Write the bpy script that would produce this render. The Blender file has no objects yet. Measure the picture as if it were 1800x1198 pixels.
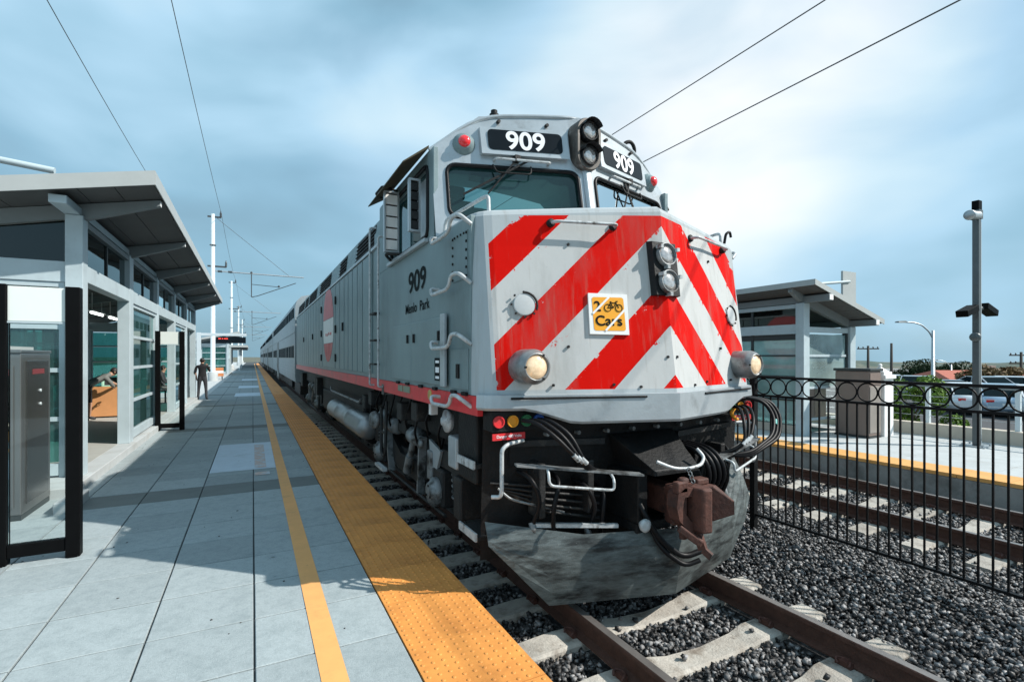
import bpy, bmesh, math, random
import numpy as np
from mathutils import Vector, Matrix
random.seed(7); rng = np.random.default_rng(11)
R = math.radians
sc = bpy.context.scene
col = sc.collection

# ------------------------------------------------------------------ camera
cam_d = bpy.data.cameras.new('camera'); cam = bpy.data.objects.new('camera', cam_d); col.objects.link(cam)
cam.location = (0, 0, 2.02); cam.rotation_euler = (R(90), 0, R(-27.39))
cam_d.sensor_width = 36.0; cam_d.lens = 17.6; cam_d.shift_y = 0.01556
cam_d.clip_start = 0.05; cam_d.clip_end = 9000
sc.camera = cam

# ------------------------------------------------------------------ sun + sky
SUN_EL = R(41.0); SX, SY = 0.796, -0.605
sun_dir = Vector((SX*math.cos(SUN_EL), SY*math.cos(SUN_EL), math.sin(SUN_EL)))
sun_d = bpy.data.lights.new('sun', 'SUN'); sun = bpy.data.objects.new('sun', sun_d); col.objects.link(sun)
sun.rotation_euler = sun_dir.to_track_quat('Z', 'Y').to_euler()
sun_d.energy = 5.0; sun_d.angle = R(0.6); sun_d.color = (1.0, 0.955, 0.89)
world = bpy.data.worlds.new('World'); sc.world = world; world.use_nodes = True
wn = world.node_tree.nodes; wl = world.node_tree.links; wn.clear()
def WN(t, **k):
    n = wn.new(t)
    for a, b in k.items(): setattr(n, a, b)
    return n
out = WN('ShaderNodeOutputWorld'); bg = WN('ShaderNodeBackground'); bg.inputs['Strength'].default_value = 0.115
sky = WN('ShaderNodeTexSky', sky_type='NISHITA', sun_disc=False)
sky.sun_elevation = SUN_EL; sky.sun_rotation = math.atan2(SX, SY); sky.dust_density = 1.4; sky.air_density = 1.3; sky.ozone_density = 2.0
tc = WN('ShaderNodeTexCoord')
sep = WN('ShaderNodeSeparateXYZ'); wl.new(tc.outputs['Generated'], sep.inputs[0])
mp = WN('ShaderNodeMapping'); mp.inputs['Location'].default_value = (3.1, 0.2, 0.4); mp.inputs['Rotation'].default_value = (0, 0, R(-24)); mp.inputs['Scale'].default_value = (1.0, 1.0, 2.1)
wl.new(tc.outputs['Generated'], mp.inputs[0])
n1 = WN('ShaderNodeTexNoise'); n1.inputs['Scale'].default_value = 2.6; n1.inputs['Detail'].default_value = 7; n1.inputs['Roughness'].default_value = 0.44; n1.inputs['Distortion'].default_value = 0.5
wl.new(mp.outputs[0], n1.inputs['Vector'])
n2 = WN('ShaderNodeTexNoise'); n2.inputs['Scale'].default_value = 1.35; n2.inputs['Detail'].default_value = 4; n2.inputs['Roughness'].default_value = 0.5
wl.new(mp.outputs[0], n2.inputs['Vector'])
cov = WN('ShaderNodeValToRGB'); cov.color_ramp.elements[0].position = 0.34; cov.color_ramp.elements[1].position = 0.60
cov.color_ramp.elements[0].color = (0.80,)*3+(1,); cov.color_ramp.elements[1].color = (1.0,)*3+(1,)
wl.new(n1.outputs['Fac'], cov.inputs[0])
# thin bright cloud towards the upper right
dt = WN('ShaderNodeVectorMath', operation='DOT_PRODUCT'); wl.new(tc.outputs['Generated'], dt.inputs[0]); dt.inputs[1].default_value = (0.699, 0.560, 0.444)
lobe = WN('ShaderNodeMapRange', interpolation_type='SMOOTHSTEP'); lobe.inputs['From Min'].default_value = 0.90; lobe.inputs['From Max'].default_value = 1.0; lobe.inputs['To Max'].default_value = 0.17
wl.new(dt.outputs['Value'], lobe.inputs['Value'])
nm = WN('ShaderNodeMath', operation='MULTIPLY_ADD'); wl.new(n1.outputs['Fac'], nm.inputs[0]); nm.inputs[1].default_value = 0.24
na = WN('ShaderNodeMath', operation='MULTIPLY_ADD'); wl.new(n2.outputs['Fac'], na.inputs[0]); na.inputs[1].default_value = 0.52; na.inputs[2].default_value = 0.185
wl.new(na.outputs[0], nm.inputs[2])
nb_ = WN('ShaderNodeMath', operation='ADD'); wl.new(nm.outputs[0], nb_.inputs[0]); wl.new(lobe.outputs[0], nb_.inputs[1])
thick = WN('ShaderNodeValToRGB')
e = thick.color_ramp.elements; e[0].position = 0.40; e[0].color = (1.35, 2.5, 3.2, 1); e[1].position = 0.80; e[1].color = (7.4, 7.7, 7.9, 1)
for p_, c_ in ((0.50, (2.25, 4.0, 5.2)), (0.58, (3.45, 5.3, 6.7)), (0.67, (5.0, 6.4, 7.2))):
    m_ = e.new(p_); m_.color = c_+(1,)
wl.new(nb_.outputs[0], thick.inputs[0])
mix = WN('ShaderNodeMix', data_type='RGBA')
wl.new(cov.outputs[0], mix.inputs['Factor']); wl.new(sky.outputs[0], mix.inputs['A']); wl.new(thick.outputs[0], mix.inputs['B'])
wl.new(mix.outputs['Result'], bg.inputs['Color']); wl.new(bg.outputs[0], out.inputs['Surface'])

# ------------------------------------------------------------------ exposure
sc.view_settings.view_transform = 'Standard'; sc.view_settings.look = 'None'
sc.view_settings.exposure = 0.28; sc.view_settings.gamma = 1.0; sc.view_settings.use_curve_mapping = False
sc.cycles.max_bounces = 8; sc.cycles.transparent_max_bounces = 16
sc.cycles.sample_clamp_indirect = 6.0; sc.cycles.use_denoising = True

# ------------------------------------------------------------------ helpers
def origin_of(o):
    p = Vector((0, 0, 0))
    while o is not None: p = p + o.location; o = o.parent
    return p
def tag(o, label=None, cat=None, group=None, kind=None):
    if label: o['label'] = label
    if cat: o['category'] = cat
    if group: o['group'] = group
    if kind: o['kind'] = kind
    return o
def thing(name, loc, label=None, cat=None, group=None, kind=None):
    o = bpy.data.objects.new(name, None); col.objects.link(o); o.location = loc; o.empty_display_size = 0.2
    return tag(o, label, cat, group, kind)
def link(name, me, parent=None):
    o = bpy.data.objects.new(name, me); col.objects.link(o)
    if parent is not None: o.parent = parent
    return o
def copy_tree(o, parent=None):
    kids = [k for k in bpy.data.objects if k.parent == o]
    c = o.copy(); col.objects.link(c); c.parent = parent
    for k in kids: copy_tree(k, c)
    return c

class MB:
    """collects geometry in world coordinates; build() makes one mesh object"""
    def __init__(s): s.v = []; s.f = []; s.m = []; s.s = []; s.mi = 0
    def add(s, vs, fs, smooth=False):
        b = len(s.v); s.v += [tuple(p) for p in vs]
        for f in fs: s.f.append(tuple(i+b for i in f)); s.m.append(s.mi); s.s.append(smooth)
        return s
    def box(s, x0, x1, y0, y1, z0, z1):
        return s.add([(x0,y0,z0),(x1,y0,z0),(x1,y1,z0),(x0,y1,z0),(x0,y0,z1),(x1,y0,z1),(x1,y1,z1),(x0,y1,z1)],
                     [(0,3,2,1),(4,5,6,7),(0,1,5,4),(1,2,6,5),(2,3,7,6),(3,0,4,7)])
    def obox(s, c, ax, ay, az):     # oriented box: centre and three half-axis vectors
        c, ax, ay, az = map(Vector, (c, ax, ay, az)); vs = []
        for k in (-1, 1):
            for i, j in ((-1,-1),(1,-1),(1,1),(-1,1)): vs.append(c+ax*i+ay*j+az*k)
        return s.add(vs, [(0,3,2,1),(4,5,6,7),(0,1,5,4),(1,2,6,5),(2,3,7,6),(3,0,4,7)])
    def beam(s, a, b, w, h, up=(0,0,1)):   # rectangular bar from a to b
        a, b, up = Vector(a), Vector(b), Vector(up); d = (b-a).normalized(); side = d.cross(up)
        if side.length < 1e-4: side = d.cross(Vector((1,0,0)))
        side.normalize(); u2 = side.cross(d).normalized()
        return s.obox((a+b)/2, side*w/2, (b-a)/2, u2*h/2)
    def prism(s, poly, axis, a0, a1):      # poly of 2d points, extruded on axis
        n = len(poly)
        def P(p, a): return {'x':(a,p[0],p[1]), 'y':(p[0],a,p[1]), 'z':(p[0],p[1],a)}[axis]
        vs = [P(p,a0) for p in poly]+[P(p,a1) for p in poly]
        return s.add(vs, [tuple(range(n))[::-1], tuple(range(n,2*n))]+[(i,(i+1)%n,n+(i+1)%n,n+i) for i in range(n)])
    def loft(s, rings, closed=True, caps=True, smooth=False):
        n = len(rings[0]); vs = [p for r in rings for p in r]; fs = []
        for k in range(len(rings)-1):
            for i in range(n if closed else n-1):
                j = (i+1) % n; fs.append((k*n+i, k*n+j, (k+1)*n+j, (k+1)*n+i))
        s.add(vs, fs, smooth)
        if caps:
            s.add(rings[0], [tuple(range(n))[::-1]]); s.add(rings[-1], [tuple(range(n))])
        return s
    def tube(s, pts, r, n=8, closed=False, caps=True):
        pts = [Vector(p) for p in pts]
        if not closed and 3 <= len(pts) <= 14 and not isinstance(r, (list, tuple)):     # round the bends of pipes and hoses
            o = [pts[0]]
            for a, b, c in zip(pts, pts[1:], pts[2:]):
                l = min((b-a).length, (c-b).length)
                if l < 1e-5 or (b-a).angle(c-b) < 0.12: o.append(b); continue
                k = 0.46*l if 0.0155 <= r <= 0.026 else min(0.45*l, r*4)
                p0, p2 = b+(a-b).normalized()*k, b+(c-b).normalized()*k
                o += [p0*(1-t)**2+b*(2*t*(1-t))+p2*t*t for t in (0, .25, .5, .75, 1)]
            pts = o+[pts[-1]]
        N = len(pts); rings = []; prev = None
        for i, p in enumerate(pts):
            if closed: d = pts[(i+1)%N]-pts[i-1]
            else: d = pts[min(i+1,N-1)]-pts[max(i-1,0)]
            d.normalize()
            if prev is None:
                a = d.cross(Vector((0,0,1)))
                if a.length < 0.05: a = d.cross(Vector((1,0,0)))
            else: a = prev-d*prev.dot(d)
            a.normalize(); prev = a; b = d.cross(a)
            rr = r[i] if isinstance(r, (list, tuple)) else r
            rings.append([p+(a*math.cos(t)+b*math.sin(t))*rr for t in [2*math.pi*k/n for k in range(n)]])
        if closed: rings.append(rings[0])
        return s.loft(rings, True, caps and not closed, True)
    def cyl(s, a, b, r0, r1=None, n=16): return s.tube([a, b], [r0, r0 if r1 is None else r1], n)
    def lathe(s, o, d, prof, n=20, smooth=True):   # prof: (along, radius)
        o, d = Vector(o), Vector(d).normalized(); a = d.cross(Vector((0,0,1)))
        if a.length < 0.05: a = d.cross(Vector((1,0,0)))
        a.normalize(); b = d.cross(a); rings = []
        for t, r in prof: rings.append([o+d*t+(a*math.cos(q)+b*math.sin(q))*max(r,1e-4) for q in [2*math.pi*k/n for k in range(n)]])
        return s.loft(rings, True, True, smooth)
    def ring(s, c, ax, Rr, r, n=24, m=6):
        c, ax = Vector(c), Vector(ax).normalized(); a = ax.cross(Vector((0,0,1)))
        if a.length < 0.05: a = ax.cross(Vector((1,0,0)))
        a.normalize(); b = ax.cross(a)
        return s.tube([c+(a*math.cos(t)+b*math.sin(t))*Rr for t in [2*math.pi*k/n for k in range(n)]], r, m, closed=True)
    def sphere(s, c, r, n=12, m=8, sc_=(1,1,1)):
        rings = []
        for i in range(m+1):
            t = math.pi*i/m; rr = max(math.sin(t), 1e-3)
            rings.append([(c[0]+sc_[0]*r*rr*math.cos(q), c[1]+sc_[1]*r*rr*math.sin(q), c[2]-sc_[2]*r*math.cos(t)) for q in [2*math.pi*k/n for k in range(n)]])
        return s.loft(rings, True, True, True)
    def build(s, name, mat, parent=None, bevel=0, recalc=True):
        o0 = origin_of(parent) if parent is not None else Vector((0,0,0))
        me = bpy.data.meshes.new(name)
        me.from_pydata([(p[0]-o0.x, p[1]-o0.y, p[2]-o0.z) for p in s.v], [], s.f)
        for m in (mat if isinstance(mat, (list, tuple)) else [mat]): me.materials.append(m)
        me.polygons.foreach_set('material_index', s.m); me.polygons.foreach_set('use_smooth', s.s)
        if recalc:
            bm = bmesh.new(); bm.from_mesh(me); bmesh.ops.recalc_face_normals(bm, faces=bm.faces); bm.to_mesh(me); bm.free()
        me.update()
        o = link(name, me, parent)
        if bevel:
            b = o.modifiers.new('bevel', 'BEVEL'); b.width = bevel; b.segments = 2; b.limit_method = 'ANGLE'; b.angle_limit = R(40)
        return o

def text_obj(name, body, size, mat, parent, c, right, up, bold=0.0, sx=1.0, shear=0, depth=0.002):
    cu = bpy.data.curves.new(name, 'FONT'); cu.body = body; cu.size = 1.0; cu.align_x = 'CENTER'; cu.align_y = 'CENTER'
    cu.offset = bold; cu.extrude = 0.0; cu.shear = shear
    t = bpy.data.objects.new(name, cu); col.objects.link(t)
    dg = bpy.context.evaluated_depsgraph_get(); me = bpy.data.meshes.new_from_object(t.evaluated_get(dg))
    bpy.data.objects.remove(t); bpy.data.curves.remove(cu)
    xs = [v.co.x for v in me.vertices]; ys = [v.co.y for v in me.vertices]
    cx, cy = (min(xs)+max(xs))/2, (min(ys)+max(ys))/2; h = max(ys)-min(ys)
    right, up = Vector(right).normalized(), Vector(up).normalized(); nrm = right.cross(up); c = Vector(c)
    o0 = origin_of(parent) if parent is not None else Vector((0,0,0))
    k = size/h
    for v in me.vertices: v.co = c+right*((v.co.x-cx)*k*sx)+up*((v.co.y-cy)*k)+nrm*depth-o0
    me.materials.clear(); me.materials.append(mat); me.name = name
    return link(name, me, parent)

# ------------------------------------------------------------------ materials
MATS = {}
def nodes_of(m): return m.node_tree.nodes, m.node_tree.links
def mat(name, c, rough=0.6, metal=0.0, var=0.12, scale=6.0, bump=0.0, bscale=60.0, c2=None, c2pos=(0.5, 0.72), c2scale=None,
        rnd=0.0, spec=None, emit=None, estr=0.0, stretch=None, island=0.0, coat=0.0):
    if name in MATS: return MATS[name]
    m = bpy.data.materials.new(name); m.use_nodes = True; N, L = nodes_of(m); b = N['Principled BSDF']
    b.inputs['Roughness'].default_value = rough; b.inputs['Metallic'].default_value = metal
    if spec is not None: b.inputs['Specular IOR Level'].default_value = spec
    if coat: b.inputs['Coat Weight'].default_value = coat
    t = N.new('ShaderNodeTexCoord'); vec = t.outputs['Object']
    if stretch:
        mp = N.new('ShaderNodeMapping'); mp.inputs['Scale'].default_value = stretch; L.new(vec, mp.inputs[0]); vec = mp.outputs[0]
    n = N.new('ShaderNodeTexNoise'); n.inputs['Scale'].default_value = scale; n.inputs['Detail'].default_value = 6; n.inputs['Roughness'].default_value = 0.62
    L.new(vec, n.inputs['Vector'])
    r = N.new('ShaderNodeMapRange'); r.inputs['From Min'].default_value = 0.25; r.inputs['From Max'].default_value = 0.75
    r.inputs['To Min'].default_value = 1-var; r.inputs['To Max'].default_value = 1+var; L.new(n.outputs['Fac'], r.inputs['Value'])
    val = r.outputs[0]
    if rnd or island:
        if island:
            g = N.new('ShaderNodeNewGeometry'); src = g.outputs['Random Per Island']; amp = island
        else:
            g = N.new('ShaderNodeObjectInfo'); src = g.outputs['Random']; amp = rnd
        r2 = N.new('ShaderNodeMapRange'); r2.inputs['To Min'].default_value = 1-amp; r2.inputs['To Max'].default_value = 1+amp; L.new(src, r2.inputs['Value'])
        mu = N.new('ShaderNodeMath'); mu.operation = 'MULTIPLY'; L.new(val, mu.inputs[0]); L.new(r2.outputs[0], mu.inputs[1]); val = mu.outputs[0]
    base = N.new('ShaderNodeRGB'); base.outputs[0].default_value = tuple(c)+(1,); cc = base.outputs[0]
    if c2 is not None:
        n2 = N.new('ShaderNodeTexNoise'); n2.inputs['Scale'].default_value = c2scale or scale*0.6; n2.inputs['Detail'].default_value = 8; n2.inputs['Roughness'].default_value = 0.65
        L.new(vec, n2.inputs['Vector'])
        mr = N.new('ShaderNodeMapRange'); mr.inputs['From Min'].default_value = c2pos[0]; mr.inputs['From Max'].default_value = c2pos[1]; L.new(n2.outputs['Fac'], mr.inputs['Value'])
        mx = N.new('ShaderNodeMix'); mx.data_type = 'RGBA'; L.new(mr.outputs[0], mx.inputs['Factor']); L.new(cc, mx.inputs['A']); mx.inputs['B'].default_value = tuple(c2)+(1,); cc = mx.outputs['Result']
    vm = N.new('ShaderNodeVectorMath'); vm.operation = 'SCALE'; L.new(cc, vm.inputs[0]); L.new(val, vm.inputs['Scale'])
    L.new(vm.outputs[0], b.inputs['Base Color'])
    if bump:
        n3 = N.new('ShaderNodeTexNoise'); n3.inputs['Scale'].default_value = bscale; n3.inputs['Detail'].default_value = 5; L.new(t.outputs['Object'], n3.inputs['Vector'])
        bp = N.new('ShaderNodeBump'); bp.inputs['Strength'].default_value = bump; bp.inputs['Distance'].default_value = 0.02; L.new(n3.outputs['Fac'], bp.inputs['Height']); L.new(bp.outputs[0], b.inputs['Normal'])
    if emit: b.inputs['Emission Color'].default_value = tuple(emit)+(1,); b.inputs['Emission Strength'].default_value = estr
    MATS[name] = m; return m
def glass(name, tint, refl=0.0, rough=0.02, milk=0.0, diffuse_col=(0.5, 0.7, 0.68)):
    if name in MATS: return MATS[name]
    m = bpy.data.materials.new(name); m.use_nodes = True; N, L = nodes_of(m); N.remove(N['Principled BSDF']); o = N['Material Output']
    tr = N.new('ShaderNodeBsdfTransparent'); tr.inputs[0].default_value = tuple(tint)+(1,)
    df = N.new('ShaderNodeBsdfDiffuse'); df.inputs[0].default_value = tuple(diffuse_col)+(1,)
    t = N.new('ShaderNodeTexCoord'); nz = N.new('ShaderNodeTexNoise'); nz.inputs['Scale'].default_value = 1.3; nz.inputs['Detail'].default_value = 6; L.new(t.outputs['Object'], nz.inputs['Vector'])
    mr = N.new('ShaderNodeMapRange'); mr.inputs['From Min'].default_value = 0.3; mr.inputs['From Max'].default_value = 0.75; mr.inputs['To Min'].default_value = milk*0.5; mr.inputs['To Max'].default_value = milk*1.5; L.new(nz.outputs['Fac'], mr.inputs['Value'])
    m0 = N.new('ShaderNodeMixShader'); L.new(mr.outputs[0], m0.inputs[0]); L.new(tr.outputs[0], m0.inputs[1]); L.new(df.outputs[0], m0.inputs[2])
    gl = N.new('ShaderNodeBsdfGlossy'); gl.inputs['Roughness'].default_value = rough; gl.inputs['Color'].default_value = (0.9, 0.97, 0.97, 1)
    fr = N.new('ShaderNodeFresnel'); fr.inputs['IOR'].default_value = 1.35
    ad = N.new('ShaderNodeMath'); ad.operation = 'ADD'; L.new(fr.outputs[0], ad.inputs[0]); ad.inputs[1].default_value = refl
    mx = N.new('ShaderNodeMixShader'); L.new(ad.outputs[0], mx.inputs[0]); L.new(m0.outputs[0], mx.inputs[1]); L.new(gl.outputs[0], mx.inputs[2]); L.new(mx.outputs[0], o.inputs['Surface'])
    MATS[name] = m; return m

def specks(m, scale=26, lo=0.70, hi=0.74, c=(0.07, 0.08, 0.08), amt=0.7, scale2=0.8, amt2=0.35, c2=(0.16, 0.20, 0.21)):
    N, L = nodes_of(m); b = N['Principled BSDF']; src = b.inputs['Base Color'].links[0].from_socket; t = N.new('ShaderNodeNewGeometry')
    for sc_, a, z_, cc, am in ((scale2, 0.48, 0.78, c2, amt2), (scale, lo, hi, c, amt)):
        n = N.new('ShaderNodeTexNoise'); n.inputs['Scale'].default_value = sc_; n.inputs['Detail'].default_value = 7; n.inputs['Roughness'].default_value = 0.66; L.new(t.outputs['Position'], n.inputs['Vector'])
        r = N.new('ShaderNodeMapRange'); r.inputs['From Min'].default_value = a; r.inputs['From Max'].default_value = z_; r.inputs['To Max'].default_value = am; L.new(n.outputs['Fac'], r.inputs['Value'])
        x = N.new('ShaderNodeMix'); x.data_type = 'RGBA'; L.new(r.outputs[0], x.inputs['Factor']); L.new(src, x.inputs['A']); x.inputs['B'].default_value = tuple(cc)+(1,); src = x.outputs['Result']
    L.new(src, b.inputs['Base Color'])

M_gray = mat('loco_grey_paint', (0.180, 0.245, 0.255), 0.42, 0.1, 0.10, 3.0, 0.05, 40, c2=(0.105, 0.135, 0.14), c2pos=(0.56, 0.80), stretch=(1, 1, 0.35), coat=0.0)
M_cover = mat('cover_plate', (0.46, 0.48, 0.48), 0.45, 0, 0.1, 8)
M_silver = mat('loco_silver_trim', (0.42, 0.46, 0.48), 0.35, 0.35, 0.12, 5, 0.05, 50, c2=(0.2, 0.21, 0.21), c2pos=(0.58, 0.8))
M_red = mat('loco_red_sill', (0.62, 0.03, 0.035), 0.42, 0, 0.15, 5, c2=(0.30, 0.05, 0.045), c2pos=(0.55, 0.75))
M_black = mat('underframe_black', (0.007, 0.0075, 0.008), 0.6, 0.0, 0.4, 8, 0.3, 40, c2=(0.022, 0.02, 0.018), c2pos=(0.55, 0.75), spec=0.3)
M_truck = mat('truck_grime', (0.014, 0.0145, 0.015), 0.6, 0.1, 0.4, 9, 0.3, 50, c2=(0.075, 0.068, 0.058), c2pos=(0.56, 0.74))
M_trucklight = mat('truck_light_metal', (0.23, 0.245, 0.25), 0.45, 0.3, 0.25, 9, c2=(0.03, 0.028, 0.025), c2pos=(0.48, 0.64))
M_steelpipe = mat('pale_pipe', (0.46, 0.485, 0.49), 0.45, 0.1, 0.3, 18, c2=(0.10, 0.095, 0.085), c2pos=(0.54, 0.68))
M_plow = mat('plow_steel', (0.105, 0.122, 0.12), 0.42, 0.3, 0.5, 26, 0.12, 90, c2=(0.012, 0.013, 0.013), c2pos=(0.47, 0.64), c2scale=7, stretch=(0.18, 1, 1.4))
M_reservoir = mat('reservoir_metal', (0.34, 0.355, 0.36), 0.38, 0.6, 0.12, 4, c2=(0.12, 0.11, 0.09), c2pos=(0.56, 0.8))
M_rust = mat('coupler_rust', (0.085, 0.032, 0.022), 0.7, 0.0, 0.4, 12, 0.25, 40, c2=(0.03, 0.014, 0.011), c2pos=(0.5, 0.7))
M_rubber = mat('hose_rubber', (0.006, 0.006, 0.007), 0.45, 0, 0.2, 20, spec=0.2)
M_cabglass = glass('cab_windscreen_glass', (0.16, 0.33, 0.33), 0.02, milk=0.22, diffuse_col=(0.05, 0.15, 0.15))
M_darkglass = mat('cab_glass', (0.018, 0.058, 0.060), 0.05, 0.0, 0.2, 1.5, spec=0.7, coat=0.3)
M_white = mat('white_paint', (0.80, 0.80, 0.78), 0.5, 0, 0.06, 8, c2=(0.5, 0.49, 0.46), c2pos=(0.62, 0.8))
M_letterwhite = mat('number_white', (0.82, 0.82, 0.84), 0.4, 0, 0.04, 8)
M_letterblack = mat('letter_black', (0.008, 0.012, 0.012), 0.6, 0, 0.1, 8, spec=0.06)
M_board = mat('number_board_black', (0.006, 0.010, 0.014), 0.35, 0, 0.2, 6, spec=0.12)
M_lens = mat('lamp_lens_clear', (0.55, 0.52, 0.50), 0.12, 0.6, 0.35, 30)
M_lenslit = mat('lamp_lens_warm', (0.75, 0.6, 0.42), 0.15, 0.2, 0.35, 26, emit=(1.0, 0.62, 0.30), estr=0.22)
M_redlens = mat('lamp_lens_red', (0.75, 0.015, 0.02), 0.15, 0, 0.1, 20, coat=0.6)
M_amber = mat('plug_amber', (0.75, 0.32, 0.02), 0.5); M_blue = mat('plug_blue', (0.02, 0.10, 0.42), 0.45); M_green = mat('plug_green', (0.02, 0.16, 0.06), 0.5)
M_orange = mat('sign_orange', (0.85, 0.36, 0.01), 0.45, 0, 0.08, 8)
M_awning = mat('awning_olive', (0.075, 0.062, 0.035), 0.8, 0, 0.3, 10)
M_logored = mat('decal_red', (0.55, 0.03, 0.03), 0.45, 0, 0.15, 4, c2=(0.62, 0.17, 0.16), c2pos=(0.45, 0.65))
M_pink = mat('decal_pink', (0.66, 0.17, 0.18), 0.45, 0, 0.12, 4)
M_conc = mat('platform_concrete', (0.315, 0.360, 0.368), 0.78, 0, 0.16, 70, 0.3, 160, c2=(0.262, 0.303, 0.31), c2pos=(0.46, 0.70), c2scale=14, rnd=0.12)
M_concdark = mat('platform_concrete_dark', (0.150, 0.165, 0.160), 0.8, 0, 0.12, 3, 0.12, 130, rnd=0.05)
M_joint = mat('joint_dark', (0.045, 0.052, 0.055), 0.9, 0, 0.2, 8)
M_conclight = mat('light_concrete', (0.43, 0.455, 0.455), 0.8, 0, 0.10, 3, 0.12, 90, c2=(0.36, 0.36, 0.34), c2pos=(0.52, 0.75))
M_concwall = mat('weathered_wall_concrete', (0.27, 0.27, 0.255), 0.85, 0, 0.2, 3, 0.2, 60, c2=(0.11, 0.11, 0.10), c2pos=(0.48, 0.7))
M_tact = mat('tactile_yellow', (0.68, 0.275, 0.060), 0.65, 0, 0.16, 5, c2=(0.42, 0.155, 0.032), c2pos=(0.5, 0.75), c2scale=2.0, rnd=0.05)
M_stripe = mat('stripe_yellow', (0.76, 0.37, 0.12), 0.65, 0, 0.08, 5, c2=(0.52, 0.27, 0.10), c2pos=(0.55, 0.75))
M_padblue = mat('pad_pale_blue', (0.52, 0.60, 0.68), 0.6, 0, 0.07, 5, c2=(0.36, 0.42, 0.46), c2pos=(0.55, 0.78))
M_faded = mat('faded_orange', (0.56, 0.42, 0.36), 0.7, 0, 0.1, 12, c2=(0.50, 0.56, 0.62), c2pos=(0.44, 0.62))
M_stone = mat('ballast_stone', (0.165, 0.162, 0.16), 0.55, 0, 0.4, 40, 0.2, 90, island=0.95)
def skew(m):      # mostly dark stones, a few pale ones
    N, L = nodes_of(m)
    for n in N:
        if n.bl_idname == 'ShaderNodeNewGeometry':
            src = n.outputs['Random Per Island']; lk = [l for l in L if l.from_socket == src]
            p = N.new('ShaderNodeMath'); p.operation = 'POWER'; p.inputs[1].default_value = 2.6; L.new(src, p.inputs[0])
            for l in lk:
                to = l.to_socket; L.remove(l); L.new(p.outputs[0], to)
            return
skew(M_stone)
M_bed = mat('ballast_bed', (0.022, 0.022, 0.023), 0.95, 0, 0.5, 26, 1.0, 24, c2=(0.11, 0.11, 0.112), c2pos=(0.5, 0.66), c2scale=22)
M_tie = mat('sleeper_concrete', (0.40, 0.375, 0.33), 0.85, 0, 0.2, 9, 0.4, 60, c2=(0.14, 0.115, 0.09), c2pos=(0.50, 0.70), c2scale=5, rnd=0.15)
M_railside = mat('rail_rust', (0.085, 0.040, 0.028), 0.7, 0.2, 0.3, 14, 0.25, 60)
M_railtop = mat('rail_head', (0.30, 0.27, 0.25), 0.38, 0.7, 0.2, 10)
M_fence = mat('fence_black', (0.008, 0.0085, 0.009), 0.5, 0.0, 0.2, 20, spec=0.15)
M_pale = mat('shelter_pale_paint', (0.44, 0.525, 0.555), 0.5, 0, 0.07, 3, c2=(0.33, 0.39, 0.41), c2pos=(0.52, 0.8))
M_fascia = mat('fascia_grey', (0.40, 0.42, 0.41), 0.5, 0.1, 0.06, 3)
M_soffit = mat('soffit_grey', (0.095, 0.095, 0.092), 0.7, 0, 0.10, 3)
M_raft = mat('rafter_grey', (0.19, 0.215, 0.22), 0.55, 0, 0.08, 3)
M_mull = mat('mullion_dark', (0.035, 0.042, 0.043), 0.5, 0.2, 0.1, 8)
M_glass = glass('shelter_glass', (0.30, 0.58, 0.55), 0.02, milk=0.16, diffuse_col=(0.16, 0.42, 0.40))
M_glassskytint = glass('far_glass_sky_tint', (0.55, 0.80, 0.78), 0.02, milk=0.42, diffuse_col=(0.50, 0.68, 0.68))  # pale diffuse colour paints the reflected sky into the teal panes
M_glassclear = glass('clear_glass', (0.94, 0.97, 0.965), 0.0)
M_glassdark = glass('clerestory_glass', (0.16, 0.20, 0.20), 0.03)
M_blackframe = mat('sign_frame_black', (0.004, 0.0042, 0.0045), 0.5, 0, 0.2, 8, spec=0.06)
M_panelwhite = mat('sign_panel_white', (0.70, 0.74, 0.70), 0.4, 0, 0.05, 2)
M_stainless = mat('stainless', (0.20, 0.20, 0.197), 0.34, 0.75, 0.15, 2.5, stretch=(1, 1, 0.2), c2=(0.2, 0.2, 0.2), c2pos=(0.5, 0.75))
M_brown = mat('bronze_cabinet', (0.22, 0.165, 0.14), 0.5, 0.2, 0.10, 3)
M_tan = mat('tan_panel', (0.60, 0.285, 0.115), 0.6, 0, 0.08, 5)
M_mint = mat('mint_plastic', (0.42, 0.72, 0.56), 0.45, 0, 0.05, 5)
M_pole = mat('white_pole', (0.55, 0.62, 0.65), 0.45, 0, 0.06, 3)
M_insul = mat('insulator_dark', (0.05, 0.055, 0.06), 0.4, 0, 0.2, 10)
M_wire = mat('wire', (0.085, 0.09, 0.095), 0.5, 0.4, 0.1, 3)
M_galv = mat('galvanised', (0.40, 0.44, 0.46), 0.45, 0.6, 0.12, 6)
M_darkpole = mat('dark_pole', (0.10, 0.115, 0.12), 0.45, 0.3, 0.12, 5)
M_wood = mat('utility_pole_wood', (0.045, 0.04, 0.035), 0.85, 0, 0.2, 6, stretch=(1, 1, 0.1))
M_coach = mat('coach_stainless', (0.27, 0.32, 0.345), 0.5, 0.1, 0.08, 2, c2=(0.36, 0.38, 0.40), c2pos=(0.5, 0.75))
M_coachroof = mat('coach_roof', (0.17, 0.21, 0.23), 0.45, 0.4, 0.1, 2)
M_coachwin = mat('coach_window', (0.010, 0.018, 0.022), 0.5, 0, 0.1, 2, spec=0.0)
M_bark = mat('bark', (0.07, 0.05, 0.035), 0.9, 0, 0.25, 8)
M_leafdark = mat('leaf_dark', (0.022, 0.038, 0.018), 0.8, 0, 0.2, 3, island=0.35, spec=0.1)
M_leafbright = mat('leaf_bright', (0.11, 0.19, 0.030), 0.65, 0, 0.2, 3, island=0.45, spec=0.2)
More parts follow.
